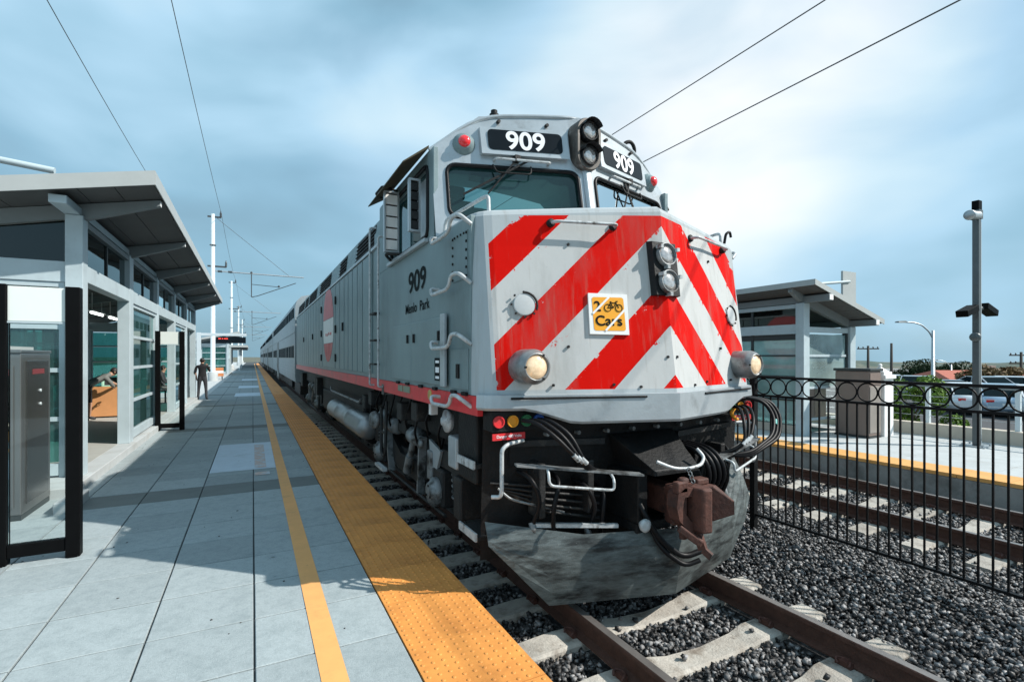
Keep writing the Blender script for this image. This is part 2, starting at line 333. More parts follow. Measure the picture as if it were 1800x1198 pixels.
M_leafautumn = mat('leaf_rusty', (0.14, 0.085, 0.03), 0.7, 0, 0.2, 3, island=0.5)
M_rooftile = mat('roof_tile_red', (0.40, 0.115, 0.075), 0.8, 0, 0.15, 5)
M_roofgrey = mat('roof_grey', (0.24, 0.25, 0.25), 0.85, 0, 0.12, 5)
M_stucco = mat('stucco', (0.48, 0.43, 0.36), 0.85, 0, 0.08, 4)
M_asphalt = mat('asphalt', (0.055, 0.057, 0.06), 0.9, 0, 0.15, 5, 0.3, 60)
M_ground = mat('dry_ground', (0.13, 0.125, 0.10), 0.95, 0, 0.3, 0.5, c2=(0.06, 0.075, 0.035), c2pos=(0.45, 0.6), c2scale=0.08)
M_hill = mat('hill_green', (0.045, 0.075, 0.06), 0.95, 0, 0.3, 0.01, c2=(0.11, 0.12, 0.09), c2pos=(0.5, 0.6), c2scale=0.02)
M_tyre = mat('tyre', (0.015, 0.015, 0.016), 0.8); M_rim = mat('rim', (0.4, 0.41, 0.42), 0.35, 0.7)
M_led = mat('sign_led_red', (0.3, 0.02, 0.02), 0.5, emit=(1, 0.08, 0.05), estr=1.2)
M_tubelamp = mat('fluorescent_tube', (0.9, 0.9, 0.9), 0.4, emit=(0.95, 1.0, 0.97), estr=3.5)
M_floor = mat('shelter_floor', (0.36, 0.36, 0.33), 0.7, 0, 0.1, 3)
M_cloth_black = mat('cloth_black', (0.012, 0.012, 0.014), 0.9); M_cloth_grey = mat('cloth_grey', (0.16, 0.17, 0.16), 0.9); M_cloth_dark = mat('cloth_charcoal', (0.035, 0.037, 0.042), 0.9)
M_skin = mat('skin', (0.42, 0.24, 0.16), 0.55); M_hair = mat('hair_dark', (0.015, 0.011, 0.009), 0.6)
M_shoe = mat('shoe', (0.02, 0.02, 0.022), 0.6)

specks(M_conc, 9, 0.70, 0.735, amt=0.55, scale2=4.5, amt2=0.45); specks(M_conclight, 22, 0.70, 0.76, amt=0.4, c2=(.28, .29, .28)); specks(M_concdark, 22)
specks(M_tact, 14, 0.66, 0.74, c=(0.22, 0.09, 0.03), amt=0.6, scale2=1.6, amt2=0.45, c2=(0.36, 0.14, 0.03)); specks(M_stripe, 18, 0.66, 0.74, c=(0.3, 0.17, 0.08), amt=0.6, scale2=1.3, amt2=0.4, c2=(0.5, 0.25, 0.1))
specks(M_tie, 16, 0.62, 0.72, c=(0.07, 0.05, 0.04), amt=0.7, scale2=2.3, amt2=0.5, c2=(0.20, 0.15, 0.11))
specks(M_gray, 30, 0.72, 0.78, c=(0.08, 0.09, 0.09), amt=0.5, scale2=1.1, amt2=0.35, c2=(0.10, 0.13, 0.135))
specks(M_plow, 40, 0.66, 0.72, c=(0.32, 0.34, 0.33), amt=0.8, scale2=2.2, amt2=0.5, c2=(0.05, 0.05, 0.047))
specks(M_silver, 26, 0.68, 0.76, c=(0.12, 0.12, 0.11), amt=0.6, scale2=1.6, amt2=0.4, c2=(0.22, 0.23, 0.23))
specks(M_red, 20, 0.66, 0.74, c=(0.18, 0.06, 0.05), amt=0.7, scale2=1.5, amt2=0.4, c2=(0.35, 0.06, 0.05))
specks(M_pale, 18, 0.68, 0.76, c=(0.2, 0.22, 0.22), amt=0.4, scale2=1.2, amt2=0.3, c2=(0.30, 0.35, 0.37))

# chevron nose paint: object coordinates share the locomotive's origin (track centre, rail head)
def chevron():
    m = bpy.data.materials.new('nose_chevrons'); m.use_nodes = True; N, L = nodes_of(m); b = N['Principled BSDF']
    b.inputs['Roughness'].default_value = 0.5; b.inputs['Specular IOR Level'].default_value = 0.04
    t = N.new('ShaderNodeTexCoord'); sp = N.new('ShaderNodeSeparateXYZ'); L.new(t.outputs['Object'], sp.inputs[0])
    def ma(op, a, b_=None, c=None):
        n = N.new('ShaderNodeMath'); n.operation = op
        for i, x in enumerate((a, b_, c)):
            if x is None: continue
            if isinstance(x, (int, float)): n.inputs[i].default_value = x
            else: L.new(x, n.inputs[i])
        return n.outputs[0]
    def noise(sc_, det=6, ro=0.6, st=None):
        n = N.new('ShaderNodeTexNoise'); n.inputs['Scale'].default_value = sc_; n.inputs['Detail'].default_value = det; n.inputs['Roughness'].default_value = ro
        if st:
            mp = N.new('ShaderNodeMapping'); mp.inputs['Scale'].default_value = st; L.new(t.outputs['Object'], mp.inputs[0]); L.new(mp.outputs[0], n.inputs['Vector'])
        else: L.new(t.outputs['Object'], n.inputs['Vector'])
        return n.outputs['Fac']
    def mr(v, a, b_, c, d):
        n = N.new('ShaderNodeMapRange'); L.new(v, n.inputs['Value'])
        for k, x in zip(('From Min', 'From Max', 'To Min', 'To Max'), (a, b_, c, d)): n.inputs[k].default_value = x
        return n.outputs[0]
    def mix(f, a, b_):
        n = N.new('ShaderNodeMix'); n.data_type = 'RGBA'; L.new(f, n.inputs['Factor'])
        for k, x in (('A', a), ('B', b_)):
            if isinstance(x, tuple): n.inputs[k].default_value = x+(1,)
            else: L.new(x, n.inputs[k])
        return n.outputs['Result']
    ax = ma('ABSOLUTE', sp.outputs['X']); z = sp.outputs['Z']
    chip = mr(noise(9, 9, 0.72), 0.575, 0.65, 0, 0.085)      # bitten edges
    tt = ma('ADD', ma('ADD', z, ax), chip)
    cr = N.new('ShaderNodeValToRGB'); cr.color_ramp.interpolation = 'CONSTANT'; e = cr.color_ramp.elements
    red = (0.60, 0.006, 0.003, 1); wht = (0.50, 0.51, 0.50, 1)
    stops = [(1.0, red), (1.86, wht), (2.27, red), (2.67, wht), (3.12, red), (3.525, wht), (3.95, red), (4.33, wht)]
    while len(e) < len(stops): e.new(0.5)
    for i, (p, c) in enumerate(stops): e[i].position = (p-1.0)/4.0; e[i].color = c
    L.new(mr(tt, 1.0, 5.0, 0, 1), cr.inputs[0])
    inx = ma('LESS_THAN', ma('ADD', ax, ma('MULTIPLY', chip, 0.3)), 1.415)
    lowz = ma('GREATER_THAN', z, 1.765)
    top = ma('SUBTRACT', 3.215, ma('MULTIPLY', ax, 0.05)); hiz = ma('LESS_THAN', z, top)
    edge = ma('LESS_THAN', tt, 4.33)
    msk = ma('MULTIPLY', ma('MULTIPLY', inx, lowz), ma('MULTIPLY', hiz, edge))
    silver = (0.40, 0.44, 0.455)
    c = mix(msk, silver, cr.outputs[0])
    scr = mr(noise(34, 10, 0.75), 0.72, 0.75, 0, 0.7)      # small paint losses
    c = mix(scr, c, (0.52, 0.52, 0.50))
    grime = mr(noise(2.6, 8, 0.65, (1.6, 1, 0.32)), 0.50, 0.84, 0, 0.48)
    c = mix(grime, c, (0.17, 0.17, 0.15))
    drip = mr(noise(3.2, 6, 0.6, (7, 4, 0.22)), 0.56, 0.78, 0, 0.40); c = mix(drip, c, (0.22, 0.19, 0.15))
    spk = mr(noise(75, 4, 0.6), 0.70, 0.75, 0, 0.5); c = mix(spk, c, (0.10, 0.09, 0.08))
    L.new(c, b.inputs['Base Color'])
    bp = N.new('ShaderNodeBump'); bp.inputs['Strength'].default_value = 0.10; bp.inputs['Distance'].default_value = 0.02; L.new(noise(7, 5), bp.inputs['Height']); L.new(bp.outputs[0], b.inputs['Normal'])
    return m
M_chev = chevron()

XC, X2 = 3.07, 8.10        # the two track centres
PE, PZ = 1.49, 0.203       # platform edge and height over the rail head

# ================================================================== THE SETTING
# ground: one sheet to the horizon, dropping away behind the far platform
def ground():
    xs = [-6000, -1500, -400, -120, -40, -14, -6, 0.5, 8, 14.55, 16.5, 18.5, 21, 26, 34, 50, 75, 95, 130, 220, 450, 1200, 5000]
    ys = [-3000, -600, -150, -50, -20, -5, 0, 5, 10, 20, 35, 60, 100, 180, 400, 1200, 3000, 7000]
    def h(x):
        if x < 14.6: return -0.55
        if x < 21: return -0.55-0.2*(x-14.6)/6.4
        if x < 50: return -0.75
        if x < 75: return -0.75-2.75*(x-50)/25
        return -3.5-min(40, (x-75)*0.016)
    m = MB(); n = len(ys)
    m.add([(x, y, h(x)) for x in xs for y in ys], [(i*n+j, (i+1)*n+j, (i+1)*n+j+1, i*n+j+1) for i in range(len(xs)-1) for j in range(n-1)])
    tag(m.build('ground', M_ground), kind='structure')
ground()
# ballast bed under both tracks
m = MB(); m.box(1.45, 9.75, -8, 240, -0.5, -0.245); tag(m.build('ballast_bed', M_bed), kind='structure')

# --- near platform: slabs, tactile tiles, painted stripe
plat = thing('platform', (0, 0, PZ), kind='structure')
m = MB(); m.box(-30, 1.40, -8, 200, -0.5, PZ-0.016); m.build('platform_core', M_joint, plat)
m = MB(); m.box(1.40, PE-0.004, -8, 200, -0.5, PZ-0.03); m.build('edge_wall', M_concwall, plat)
cols = [(-1.88, -1.25), (-1.25, -0.61), (-0.61, 0.01), (0.01, 0.853)]
PITCH = 0.62; Y0 = 3.23-PITCH*6.9
G = 0.004
slab_me = {}
def slab(i, y0, dark):
    a, b = cols[i]; key = (i, dark)
    if key not in slab_me:
        q = MB(); w = (b-a)/2-G*1.5; l = PITCH/2-G*1.9
        q.loft([[(-w,-l,-0.03),(w,-l,-0.03),(w,l,-0.03),(-w,l,-0.03)], [(-w,-l,-0.004),(w,-l,-0.004),(w,l,-0.004),(-w,l,-0.004)],
                [(-w+.004,-l+.004,0),(w-.004,-l+.004,0),(w-.004,l-.004,0),(-w+.004,l-.004,0)]])
        me_o = q.build('slab', M_concdark if dark else M_conc); slab_me[key] = me_o.data; bpy.data.objects.remove(me_o)
    o = link('slab', slab_me[key], plat); o.location = ((a+b)/2, y0+PITCH/2, random.uniform(-0.0012, 0.0008))
DARKROWS = {14, 25, 36, 46, 57, 68}
for k in range(34):
    for i in range(4): slab(i, Y0+k*PITCH, k in DARKROWS)
far_slabs = MB(); far_slabs.mi = 0
for k in range(34, 150):
    far_slabs.mi = 1 if (k in DARKROWS or (k > 68 and k % 11 == 3)) else 0
    for i in range(4):
        a, b = cols[i]; y = Y0+k*PITCH; dz = random.uniform(-0.001, 0.001)
        far_slabs.box(a+.006, b-.006, y+.008, y+PITCH-.008, PZ-0.03, PZ+dz)
tag(far_slabs.build('distant_slabs', [M_conc, M_concdark], plat), kind='stuff')
# left strip of lighter paving
for k in range(20):
    q = MB(); y = -1.6+k*1.24; q.box(-4.4, -1.885, y+.004, y+1.236, PZ-0.03, PZ-0.001+random.uniform(-.001, .0005)); q.build('wide_slab', M_conc, plat)
m = MB(); m.box(-4.4, -1.886, 23.3, 180, PZ-0.03, PZ-0.003); m.box(-29.9, -4.405, -7.9, 199, PZ-0.03, PZ-0.004); m.build('rear_paving', M_conclight, plat)
# tactile tile with truncated domes
def tile_mesh(domes):
    q = MB(); L = 0.61; w = 0.3165
    q.loft([[(-w,-L/2+.002,-0.035),(w,-L/2+.002,-0.035),(w,L/2-.002,-0.035),(-w,L/2-.002,-0.035)], [(-w,-L/2+.002,0.004),(w,-L/2+.002,0.004),(w,L/2-.002,0.004),(-w,L/2-.002,0.004)]])
    if domes:
        for i in range(10):
            for j in range(10):
                x = -w+0.0316+i*0.0633; y = -L/2+0.0305+j*0.061
                rings = [[(x+r*math.cos(a), y+r*math.sin(a), z) for a in [2*math.pi*k/8 for k in range(8)]] for r, z in ((0.0135, 0.003), (0.0115, 0.0075), (0.007, 0.0088))]
                q.loft(rings, True, False, True); q.add(rings[-1], [tuple(range(8))])
    o = q.build('tactile_tile', M_tact); me = o.data; bpy.data.objects.remove(o); return me
tm = tile_mesh(True)
for k in range(46):
    o = link('tactile_tile', tm, plat); o.location = (0.855+0.3175, -0.9+k*0.61, random.uniform(0.0, 0.002))
m = MB()
for k in range(46, 260): y = -0.9+k*0.61; m.box(0.858, 1.489, y-.303, y+.303, PZ-.03, PZ+.004)
tag(m.build('distant_tactile_tiles', M_tact, plat), kind='stuff')
m = MB(); m.box(PE-0.006, PE+0.004, -6, 160, PZ-0.06, PZ-0.004); m.build('edge_nosing', mat('edge_nosing', (0.55, 0.30, 0.09), 0.6, 0, 0.2, 6), plat)
m = MB(); m.add([(0.342,-6,PZ+.004),(0.483,-6,PZ+.004),(0.483,150,PZ+.004),(0.342,150,PZ+.004)], [(0,1,2,3)]); m.build('yellow_stripe', M_stripe, plat)
m = MB(); m.add([(-.60,9.1,PZ+.004),(.338,9.1,PZ+.004),(.338,11.9,PZ+.004),(-.60,11.9,PZ+.004)], [(0,1,2,3)]); m.build('boarding_pad', M_padblue, plat)
m = MB(); m.add([(0.03,9.2,PZ+.007),(.20,9.2,PZ+.007),(.20,11.6,PZ+.007),(0.03,11.6,PZ+.007)], [(0,1,2,3)])
m.add([(0.03,8.62,PZ+.007),(.24,8.62,PZ+.007),(.24,8.84,PZ+.007),(0.03,8.84,PZ+.007)], [(0,1,2,3)]); m.build('faded_marking', M_faded, plat)
for y0, y1 in ((26.2, 28.6), (33.2, 35.6), (44, 46.5)):
    m = MB(); m.add([(-.75,y0,PZ+.004),(.33,y0,PZ+.004),(.33,y1,PZ+.004),(-.75,y1,PZ+.004)], [(0,1,2,3)]); m.build('boarding_pad', M_padblue, plat)

# --- far platform
fp = thing('far_platform', (9.7, 0, PZ), kind='structure')
m = MB(); m.box(9.68, 14.5, -10, 90, -0.6, PZ-0.004); m.build('platform_core', M_conclight, fp)
m = MB(); m.box(9.655, 9.68, -10, 90, -0.6, PZ-0.06); m.build('edge_wall', M_concwall, fp)
for k in range(60):
    y = -3+k*0.61; q = MB(); q.box(9.66, 10.27, y+.003, y+.607, PZ-.05, PZ+.006); q.build('tactile_tile', mat('tactile_far', (0.66, 0.34, 0.10), 0.6, 0, 0.1, 4, rnd=0.06), fp)
for k in range(26):
    for i in range(3):
        y = -3+k*1.3; x = 10.275+i*1.4; q = MB(); q.box(x+.004, x+1.396, y+.004, y+1.296, PZ-.02, PZ+.002); q.build('slab', M_conclight, fp)

# --- tracks: rails, concrete sleepers with clips
def rail_profile(x):
    return [(x-.07,-.172),(x+.07,-.172),(x+.07,-.160),(x+.012,-.142),(x+.010,-.045),(x+.036,-.034),(x+.036,-.006),(x+.030,0),(x-.030,0),(x-.036,-.006),(x-.036,-.034),(x-.010,-.045),(x-.012,-.142),(x-.07,-.160)]
def sleeper_mesh():
    q = MB(); sec = []
    for x, wt, zt in ((-1.30,.115,-.185),(-1.0,.125,-.175),(-.5,.12,-.176),(-.34,.105,-.205),(0,.095,-.222),(.34,.105,-.205),(.5,.12,-.176),(1.0,.125,-.175),(1.30,.115,-.185)):
        sec.append([(x,-wt-.025,-.38),(x,wt+.025,-.38),(x,wt+.006,zt-.02),(x,wt-.012,zt),(x,-wt+.012,zt),(x,-wt-.006,zt-.02)])
    q.loft(sec); o = q.build('sleeper', M_tie, bevel=0); me = o.data; bpy.data.objects.remove(o); return me
def clip_mesh():
    q = MB()
    for rx in (-.7525, .7525):
        for s in (-1, 1):
            q.box(rx+s*.085-.018, rx+s*.085+.018, -.055, .055, -.18, -.135)
            pts = [(rx+s*.12,-.05,-.15),(rx+s*.10,-.05,-.13),(rx+s*.06,-.03,-.135),(rx+s*.06,.03,-.135),(rx+s*.11,.05,-.128),(rx+s*.13,.02,-.15)]
            q.tube(pts, .009, 6)
    o = q.build('rail_clip', M_rust); me = o.data; bpy.data.objects.remove(o); return me
sl_me, cl_me = sleeper_mesh(), clip_mesh()
def track(name, xc, y0, nsl):
    t = thing(name, (xc, 0, 0), kind='structure')
    for rx in (-.7525, .7525):
        q = MB(); q.prism(rail_profile(xc+rx), 'y', -6, 220)
        o = q.build('rail', [M_railside, M_railtop], t)
        for p in o.data.polygons:
            if p.normal.z > 0.8 and p.center.z > -0.012: p.material_index = 1
    for k in range(nsl):
        o = link('sleeper', sl_me, t); o.location = (0, y0+k*0.61, 0); o.rotation_euler = (0, 0, random.uniform(-.008, .008))
        if k < 16:
            c = link('rail_clip', cl_me, o)
    return t
track('railway_track', XC, 0.86, 66)
track('far_railway_track', X2, 0.6, 60)

# --- ballast stones: too many to count, one mesh
def stones():
    ico = np.array([(-1,-1,-1),(1,-1,-1),(1,1,-1),(-1,1,-1),(-1,-1,1),(1,-1,1),(1,1,1),(-1,1,1)], float)*.62
    fc = np.array([(0,3,2),(0,2,1),(4,5,6),(4,6,7),(0,1,5),(0,5,4),(1,2,6),(1,6,5),(2,3,7),(2,7,6),(3,0,4),(3,4,7)])
    P = []
    def fill(x0, x1, y0, y1, dens, smin, smax):
        n = int((x1-x0)*(y1-y0)*dens); x = rng.uniform(x0, x1, n); y = rng.uniform(y0, y1, n); s = rng.uniform(smin, smax, n)
        P.append(np.stack([x, y, s], 1))
    fill(1.52, 9.6, 0.6, 5.2, 1300, .012, .030)
    fill(1.52, 9.6, 5.2, 10, 620, .016, .034)
    fill(5.0, 9.6, 10, 20, 170, .024, .042)
    fill(1.52, 2.6, 10, 18, 170, .024, .042)
    A = np.concatenate(P)
    # keep stones off rails and mostly off sleepers
    keep = np.ones(len(A), bool); z = np.full(len(A), -.215)
    for xc, y0 in ((XC, .86), (X2, .6)):
        dx = np.abs(A[:,0]-xc)
        keep &= ~(np.abs(dx-.7525) < .085)
        ph_ = np.abs((A[:,1]-y0+.305) % .61-.305)
        on = (dx < 1.34) & (ph_ < .125)
        keep &= ~(on & (rng.random(len(A)) > .012))
        z = np.where(on, -.165, z)
    mid = (A[:,0] > XC+1.35) & (A[:,0] < X2-1.35)
    z = z+np.where(mid, .035*np.sin((A[:,0]-XC-1.35)/(X2-XC-2.7)*np.pi), 0)+rng.uniform(-.03, .012, len(A))
    A, z = A[keep], z[keep]; n = len(A)
    sc3 = A[:,2][:,None]*rng.uniform(.65, 1.3, (n, 3)); sc3[:,2] *= .8
    jit = 1+rng.uniform(-.45, .35, (n, 8, 3)); v = ico[None]*jit*sc3[:,None,:]
    a = rng.uniform(0, 2*np.pi, n); ca, sa = np.cos(a)[:,None], np.sin(a)[:,None]
    tl = rng.uniform(-1.4, 1.4, n); ct, st = np.cos(tl)[:,None], np.sin(tl)[:,None]
    y1 = v[:,:,1]*ct-v[:,:,2]*st; z1 = v[:,:,1]*st+v[:,:,2]*ct
    vx = v[:,:,0]*ca-y1*sa; vy = v[:,:,0]*sa+y1*ca
    V = np.stack([vx+A[:,0][:,None], vy+A[:,1][:,None], z1+z[:,None]], 2).reshape(-1, 3)
    F = (fc[None]+(np.arange(n)*8)[:,None,None]).reshape(-1)
    me = bpy.data.meshes.new('ballast_stones'); nf = n*12
    me.vertices.add(len(V)); me.vertices.foreach_set('co', V.astype(np.float32).ravel())
    me.loops.add(nf*3); me.loops.foreach_set('vertex_index', F.astype(np.int32))
    me.polygons.add(nf); me.polygons.foreach_set('loop_start', np.arange(0, nf*3, 3, dtype=np.int32)); me.polygons.foreach_set('loop_total', np.full(nf, 3, np.int32))
    me.update(calc_edges=True); me.materials.append(M_stone)
    tag(link('ballast_stones', me), 'dark grey crushed stone ballast lying around the rails and sleepers', 'ballast', kind='stuff')
stones()

# scattered chips, leaf scraps and gum on the paving: too many and small to count
q = MB()
for _ in range(70):
    x = random.uniform(-2.0, 0.84); y = random.uniform(1.6, 14); r = random.choice([.005, .006, .008, .010, .013]); a0 = random.uniform(0, 6); n = random.choice([4, 5, 6])
    pts = [(x+r*random.uniform(.6, 1.2)*math.cos(a0+k*6.283/n), y+r*random.uniform(.6, 1.3)*math.sin(a0+k*6.283/n)) for k in range(n)]
    q.loft([[(a, b, PZ+.0005) for a, b in pts], [(x+(a-x)*.8, y+(b-y)*.8, PZ+.0045) for a, b in pts]])
tag(q.build('pavement_litter', mat('litter_dark', (.06, .06, .055), .9, 0, .3, 5, island=.6)), 'tiny dark chips and gum spots scattered over the paving', 'litter', kind='stuff')

# ================================================================== LOCOMOTIVE
loco = thing('diesel_locomotive', (XC, 12.4, 0), 'silver grey diesel locomotive with red and white chevron nose, number 909', 'locomotive')
YR = 21.7
def fy(dx, z): return 3.0+0.289*abs(dx)+(z-1.72)*0.135         # nose facet plane
def cy(dx, z): return 4.10+0.309*abs(dx)+(z-3.2)*0.183         # cab front plane
def arc_corner(z, top=0.0):
    # plan outline of the nose at height z, left side to right side
    s = (z-1.72)*0.135; h = []
    for dx, y in ((-1.52,4.72),(-1.52,3.68),(-1.510,3.58),(-1.482,3.50),(-1.44,3.455),(-1.38,3.425)): h.append((dx, y+s if y < 4 else y))
    pts = h+[(-0.7, fy(0.7, z)), (0.0, fy(0, z))]
    return pts+[(-a, b) for a, b in pts[-2::-1]]
def topz(dx): return 3.16+0.11*(1-min(1, abs(dx)/1.5))
m = MB(); rings = []
for z in (1.715, 2.0, 2.3, 2.6, 2.9): rings.append([(XC+a, b, z) for a, b in arc_corner(z)])
rings.append([(XC+a, b, topz(a)-0.02) for a, b in arc_corner(3.13)])
def inset(pts, d, zf):
    r = []
    for a, b in pts:
        k = (1.52-d)/1.52; r.append((XC+a*k, b+(d if b < 4.5 else 0), zf(a)))
    return r
rings.append(inset(arc_corner(3.16), 0.012, lambda a: topz(a)+0.015))
rings.append(inset(arc_corner(3.18), 0.04, lambda a: topz(a)+0.035))
rings.append(inset(arc_corner(3.2), 0.10, lambda a: topz(a)+0.045))
m.loft(rings, closed=False, caps=False, smooth=False)
n_ = len(rings[0]); m.add(rings[-1], [tuple(range(n_))])
nose = m.build('nose', M_chev, loco)
for p in nose.data.polygons: p.use_smooth = False
# flat side of nose / lower cab side (left + right) in grey, 3 mm proud of the nose shell
for s in (-1, 1):
    m = MB(); x0, x1 = sorted((XC+s*1.523, XC+s*1.45)); m.box(x0, x1, 3.70, 6.95, 1.715, 3.155)
    m.build('cab_side_plate', M_gray, loco, bevel=0.004)
# anticlimber belt under the nose
m = MB(); tp = []; bt = []
def belt(z, off, zf=None):
    r = []
    for a, b in arc_corner(1.72): 
        k = 1+off/1.52; r.append((XC+a*k, b-off*(1.0 if b < 4.5 else 0), zf(a*k) if zf else z))
    return r
def belt_bottom(a):
    a = abs(a)
    return 1.50 if a < 0.85 else (1.50+0.11*(a-0.85)/0.33 if a < 1.18 else 1.61)
dense = []
def densify(pts, n=6):
    o = []
    for (a, b), (c, d) in zip(pts, pts[1:]):
        k = n if abs(a-c) > .3 else 1
        for i in range(k): o.append((a+(c-a)*i/k, b+(d-b)*i/k))
    return o+[pts[-1]]
bp_ = densify([p for p in arc_corner(1.72) if p[1] < 3.6], 8)
def br(z, off): return [(XC+a*(1+off/1.52), b-off*(1 if b < 4.5 else 0), z if not callable(z) else z(a)) for a, b in bp_]
m.loft([br(1.735, 0.0), br(1.728, 0.028), br(lambda a: belt_bottom(a)+0.02, 0.034), br(lambda a: belt_bottom(a), 0.02), br(lambda a: belt_bottom(a)+0.01, -0.03)], closed=False, caps=False)
m.build('anticlimber_belt', M_silver, loco)
# weld bead / gap line and toe strips on the belt
for a0, a1 in ((-1.34, -0.28), (0.42, 1.36)):
    m = MB(); pts = [(XC+a, fy(a, 1.72)-0.035, 1.705) for a in np.linspace(a0, a1, 7)]; m.tube(pts, 0.010, 6); m.build('belt_lip', M_black, loco)

# ---- cab: front, roof, side pillars
zc = lambda dx: 4.53-0.08*abs(dx)/1.04
half = [(-1.52, 3.15), (-1.52, 4.06), (-1.04, 4.45), (-0.5, 4.50), (0, 4.53)]
sec = half+[(-a, b) for a, b in half[-2::-1]]
m = MB(); front = [(XC+a, cy(a, z)+(0.04 if abs(a) > 1.3 else 0), z) for a, z in sec]; back = [(XC+a, 6.95, z+0.03*(1 if z > 4.4 else 0)) for a, z in sec]
# roof and shoulders only between the top points; sides carry the window opening
for i in range(1, 7):
    if True: m.add([front[i], front[i+1], back[i+1], back[i]], [(0, 1, 2, 3)])
m.build('cab_roof', M_gray, loco)
# cab front skin as a grid of strips round the two windscreens
m = MB()
def cf(dx, z, off=0.0): return (XC+dx, cy(dx, z)-off, z)
W0, W1, WZ0, WZ1 = 0.115, 1.375, 3.38, 3.90
for s in (-1, 1):
    def q(a0, a1, z0, z1): m.add([cf(s*a0, z0), cf(s*a1, z0), cf(s*a1, z1), cf(s*a0, z1)], [(0, 1, 2, 3)])
    q(0, W0, 3.1, WZ1); q(W1, 1.52, 3.1, WZ1); q(W0, W1, 3.1, WZ0)
    m.add([cf(0, WZ1), cf(s*1.52, WZ1), cf(s*1.52, 4.06), cf(s*1.04, 4.45), cf(s*0.5, 4.50), cf(0, 4.53)], [(0, 1, 2, 3, 4, 5)])
m.build('cab_front', M_silver, loco)
# front edge roll
m = MB(); m.tube([front[i] for i in range(1, 8)], 0.022, 8); m.build('roof_edge', M_silver, loco)
def roundrect(w, h, r, n=5):
    p = []
    for cx, cz, a0 in ((w-r, h-r, 0), (-w+r, h-r, 90), (-w+r, -h+r, 180), (w-r, -h+r, 270)):
        for k in range(n+1): a = R(a0+90*k/n); p.append((cx+r*math.cos(a), cz+r*math.sin(a)))
    return p
for s in (-1, 1):
    cx_, cz_ = s*(W0+W1)/2, (WZ0+WZ1)/2; rr = roundrect((W1-W0)/2+.01, (WZ1-WZ0)/2+.01, .09)
    w = MB(); w.add([cf(cx_+a, cz_+b, -0.03) for a, b in rr], [tuple(range(len(rr)))]); wo = w.build('windscreen', M_cabglass, loco)
    g = MB(); g.tube([cf(cx_+a, cz_+b, 0.003) for a, b in rr], 0.020, 6, closed=True); g.build('gasket', M_rubber, wo)
    # wiper with its arm
    w = MB(); a0 = cf(s*0.72, 4.00, 0.05); a1 = cf(s*1.02 if s < 0 else s*0.55, 3.62, 0.03)
    w.tube([a0, a1], 0.010, 6); w.beam(cf(s*0.62, 3.98, .04), cf(s*1.25 if s < 0 else s*.8, 3.60, .025), .014, .02); w.box(XC+s*.72-.03, XC+s*.72+.03, a0[1]-.02, a0[1]+.05, 3.97, 4.03)
    w.build('wiper', M_black, loco)
    w = MB(); w.tube([cf(s*.95, 3.93, .02), cf(s*.93, 3.84, .05), cf(s*.60, 3.84, .05), cf(s*.58, 3.93, .02)], .009, 6); w.build('wiper_bar', M_black, loco)
    w = MB(); w.tube([cf(s*.93, 3.985, .0), cf(s*.93, 3.985, .06), cf(s*.40, 3.975, .06), cf(s*.40, 3.975, .0)], .013, 8); w.build('grab_iron', M_steelpipe, loco)
    # number board
    bx0, bx1, bz0, bz1 = 0.20, 1.06, 4.03, 4.345
    w = MB(); P = [cf(s*bx0, bz0, .0), cf(s*bx1, bz0, .0), cf(s*bx1, bz1-.03, .0), cf(s*bx0, bz1, .0)]; Q = [cf(s*bx0, bz0, .06), cf(s*bx1, bz0, .06), cf(s*bx1, bz1-.03, .05), cf(s*bx0, bz1, .05)]
    w.loft([P, Q]); nb = w.build('number_board', M_silver, loco, bevel=.008)
    rr = roundrect(.365, .108, .045); w = MB(); w.add([cf(s*.63+a, 4.185+b, .064) for a, b in rr], [tuple(range(len(rr)))]); w.build('board_face', M_board, nb)
    up = Vector((0, .183, 1)).normalized(); right = Vector((1, s*.309, 0))
    text_obj('number', '909', 0.205, M_letterwhite, nb, cf(s*.63, 4.185, .066), right, up, bold=.022, sx=1.0)
    for bx in (.38, .86):
        w = MB(); w.cyl(cf(s*bx, 4.40, 0), cf(s*bx, 4.40, .04), .018, n=8); w.build('latch', M_black, loco)
    # red marker lamp
    c0 = Vector(cf(s*1.205, 4.13, 0)); d = Vector((s*.28, -.95, .1)); w = MB(); w.lathe(c0-d*.02, d, [(0, .115), (.035, .112), (.05, .085), (.075, .08), (.085, .066)], 20)
    mk = w.build('marker_lamp', M_gray, loco); w = MB(); w.lathe(c0+d*.04, d, [(0, .064), (.045, .056), (.062, .035), (.066, .0)], 16); w.build('lens', M_redlens, mk)
# pillar between the windscreens
m = MB(); m.loft([[cf(-.06, z, .004), cf(-.03, z, .03), cf(.03, z, .03), cf(.06, z, .004)] for z in (3.28, 3.95)]); m.build('centre_post', M_silver, loco, bevel=.01)
M_pod = mat('pod_brown_grey', (0.085, 0.075, 0.065), 0.45, 0.3, 0.3, 12, c2=(0.22, 0.21, 0.20), c2pos=(0.55, 0.7))
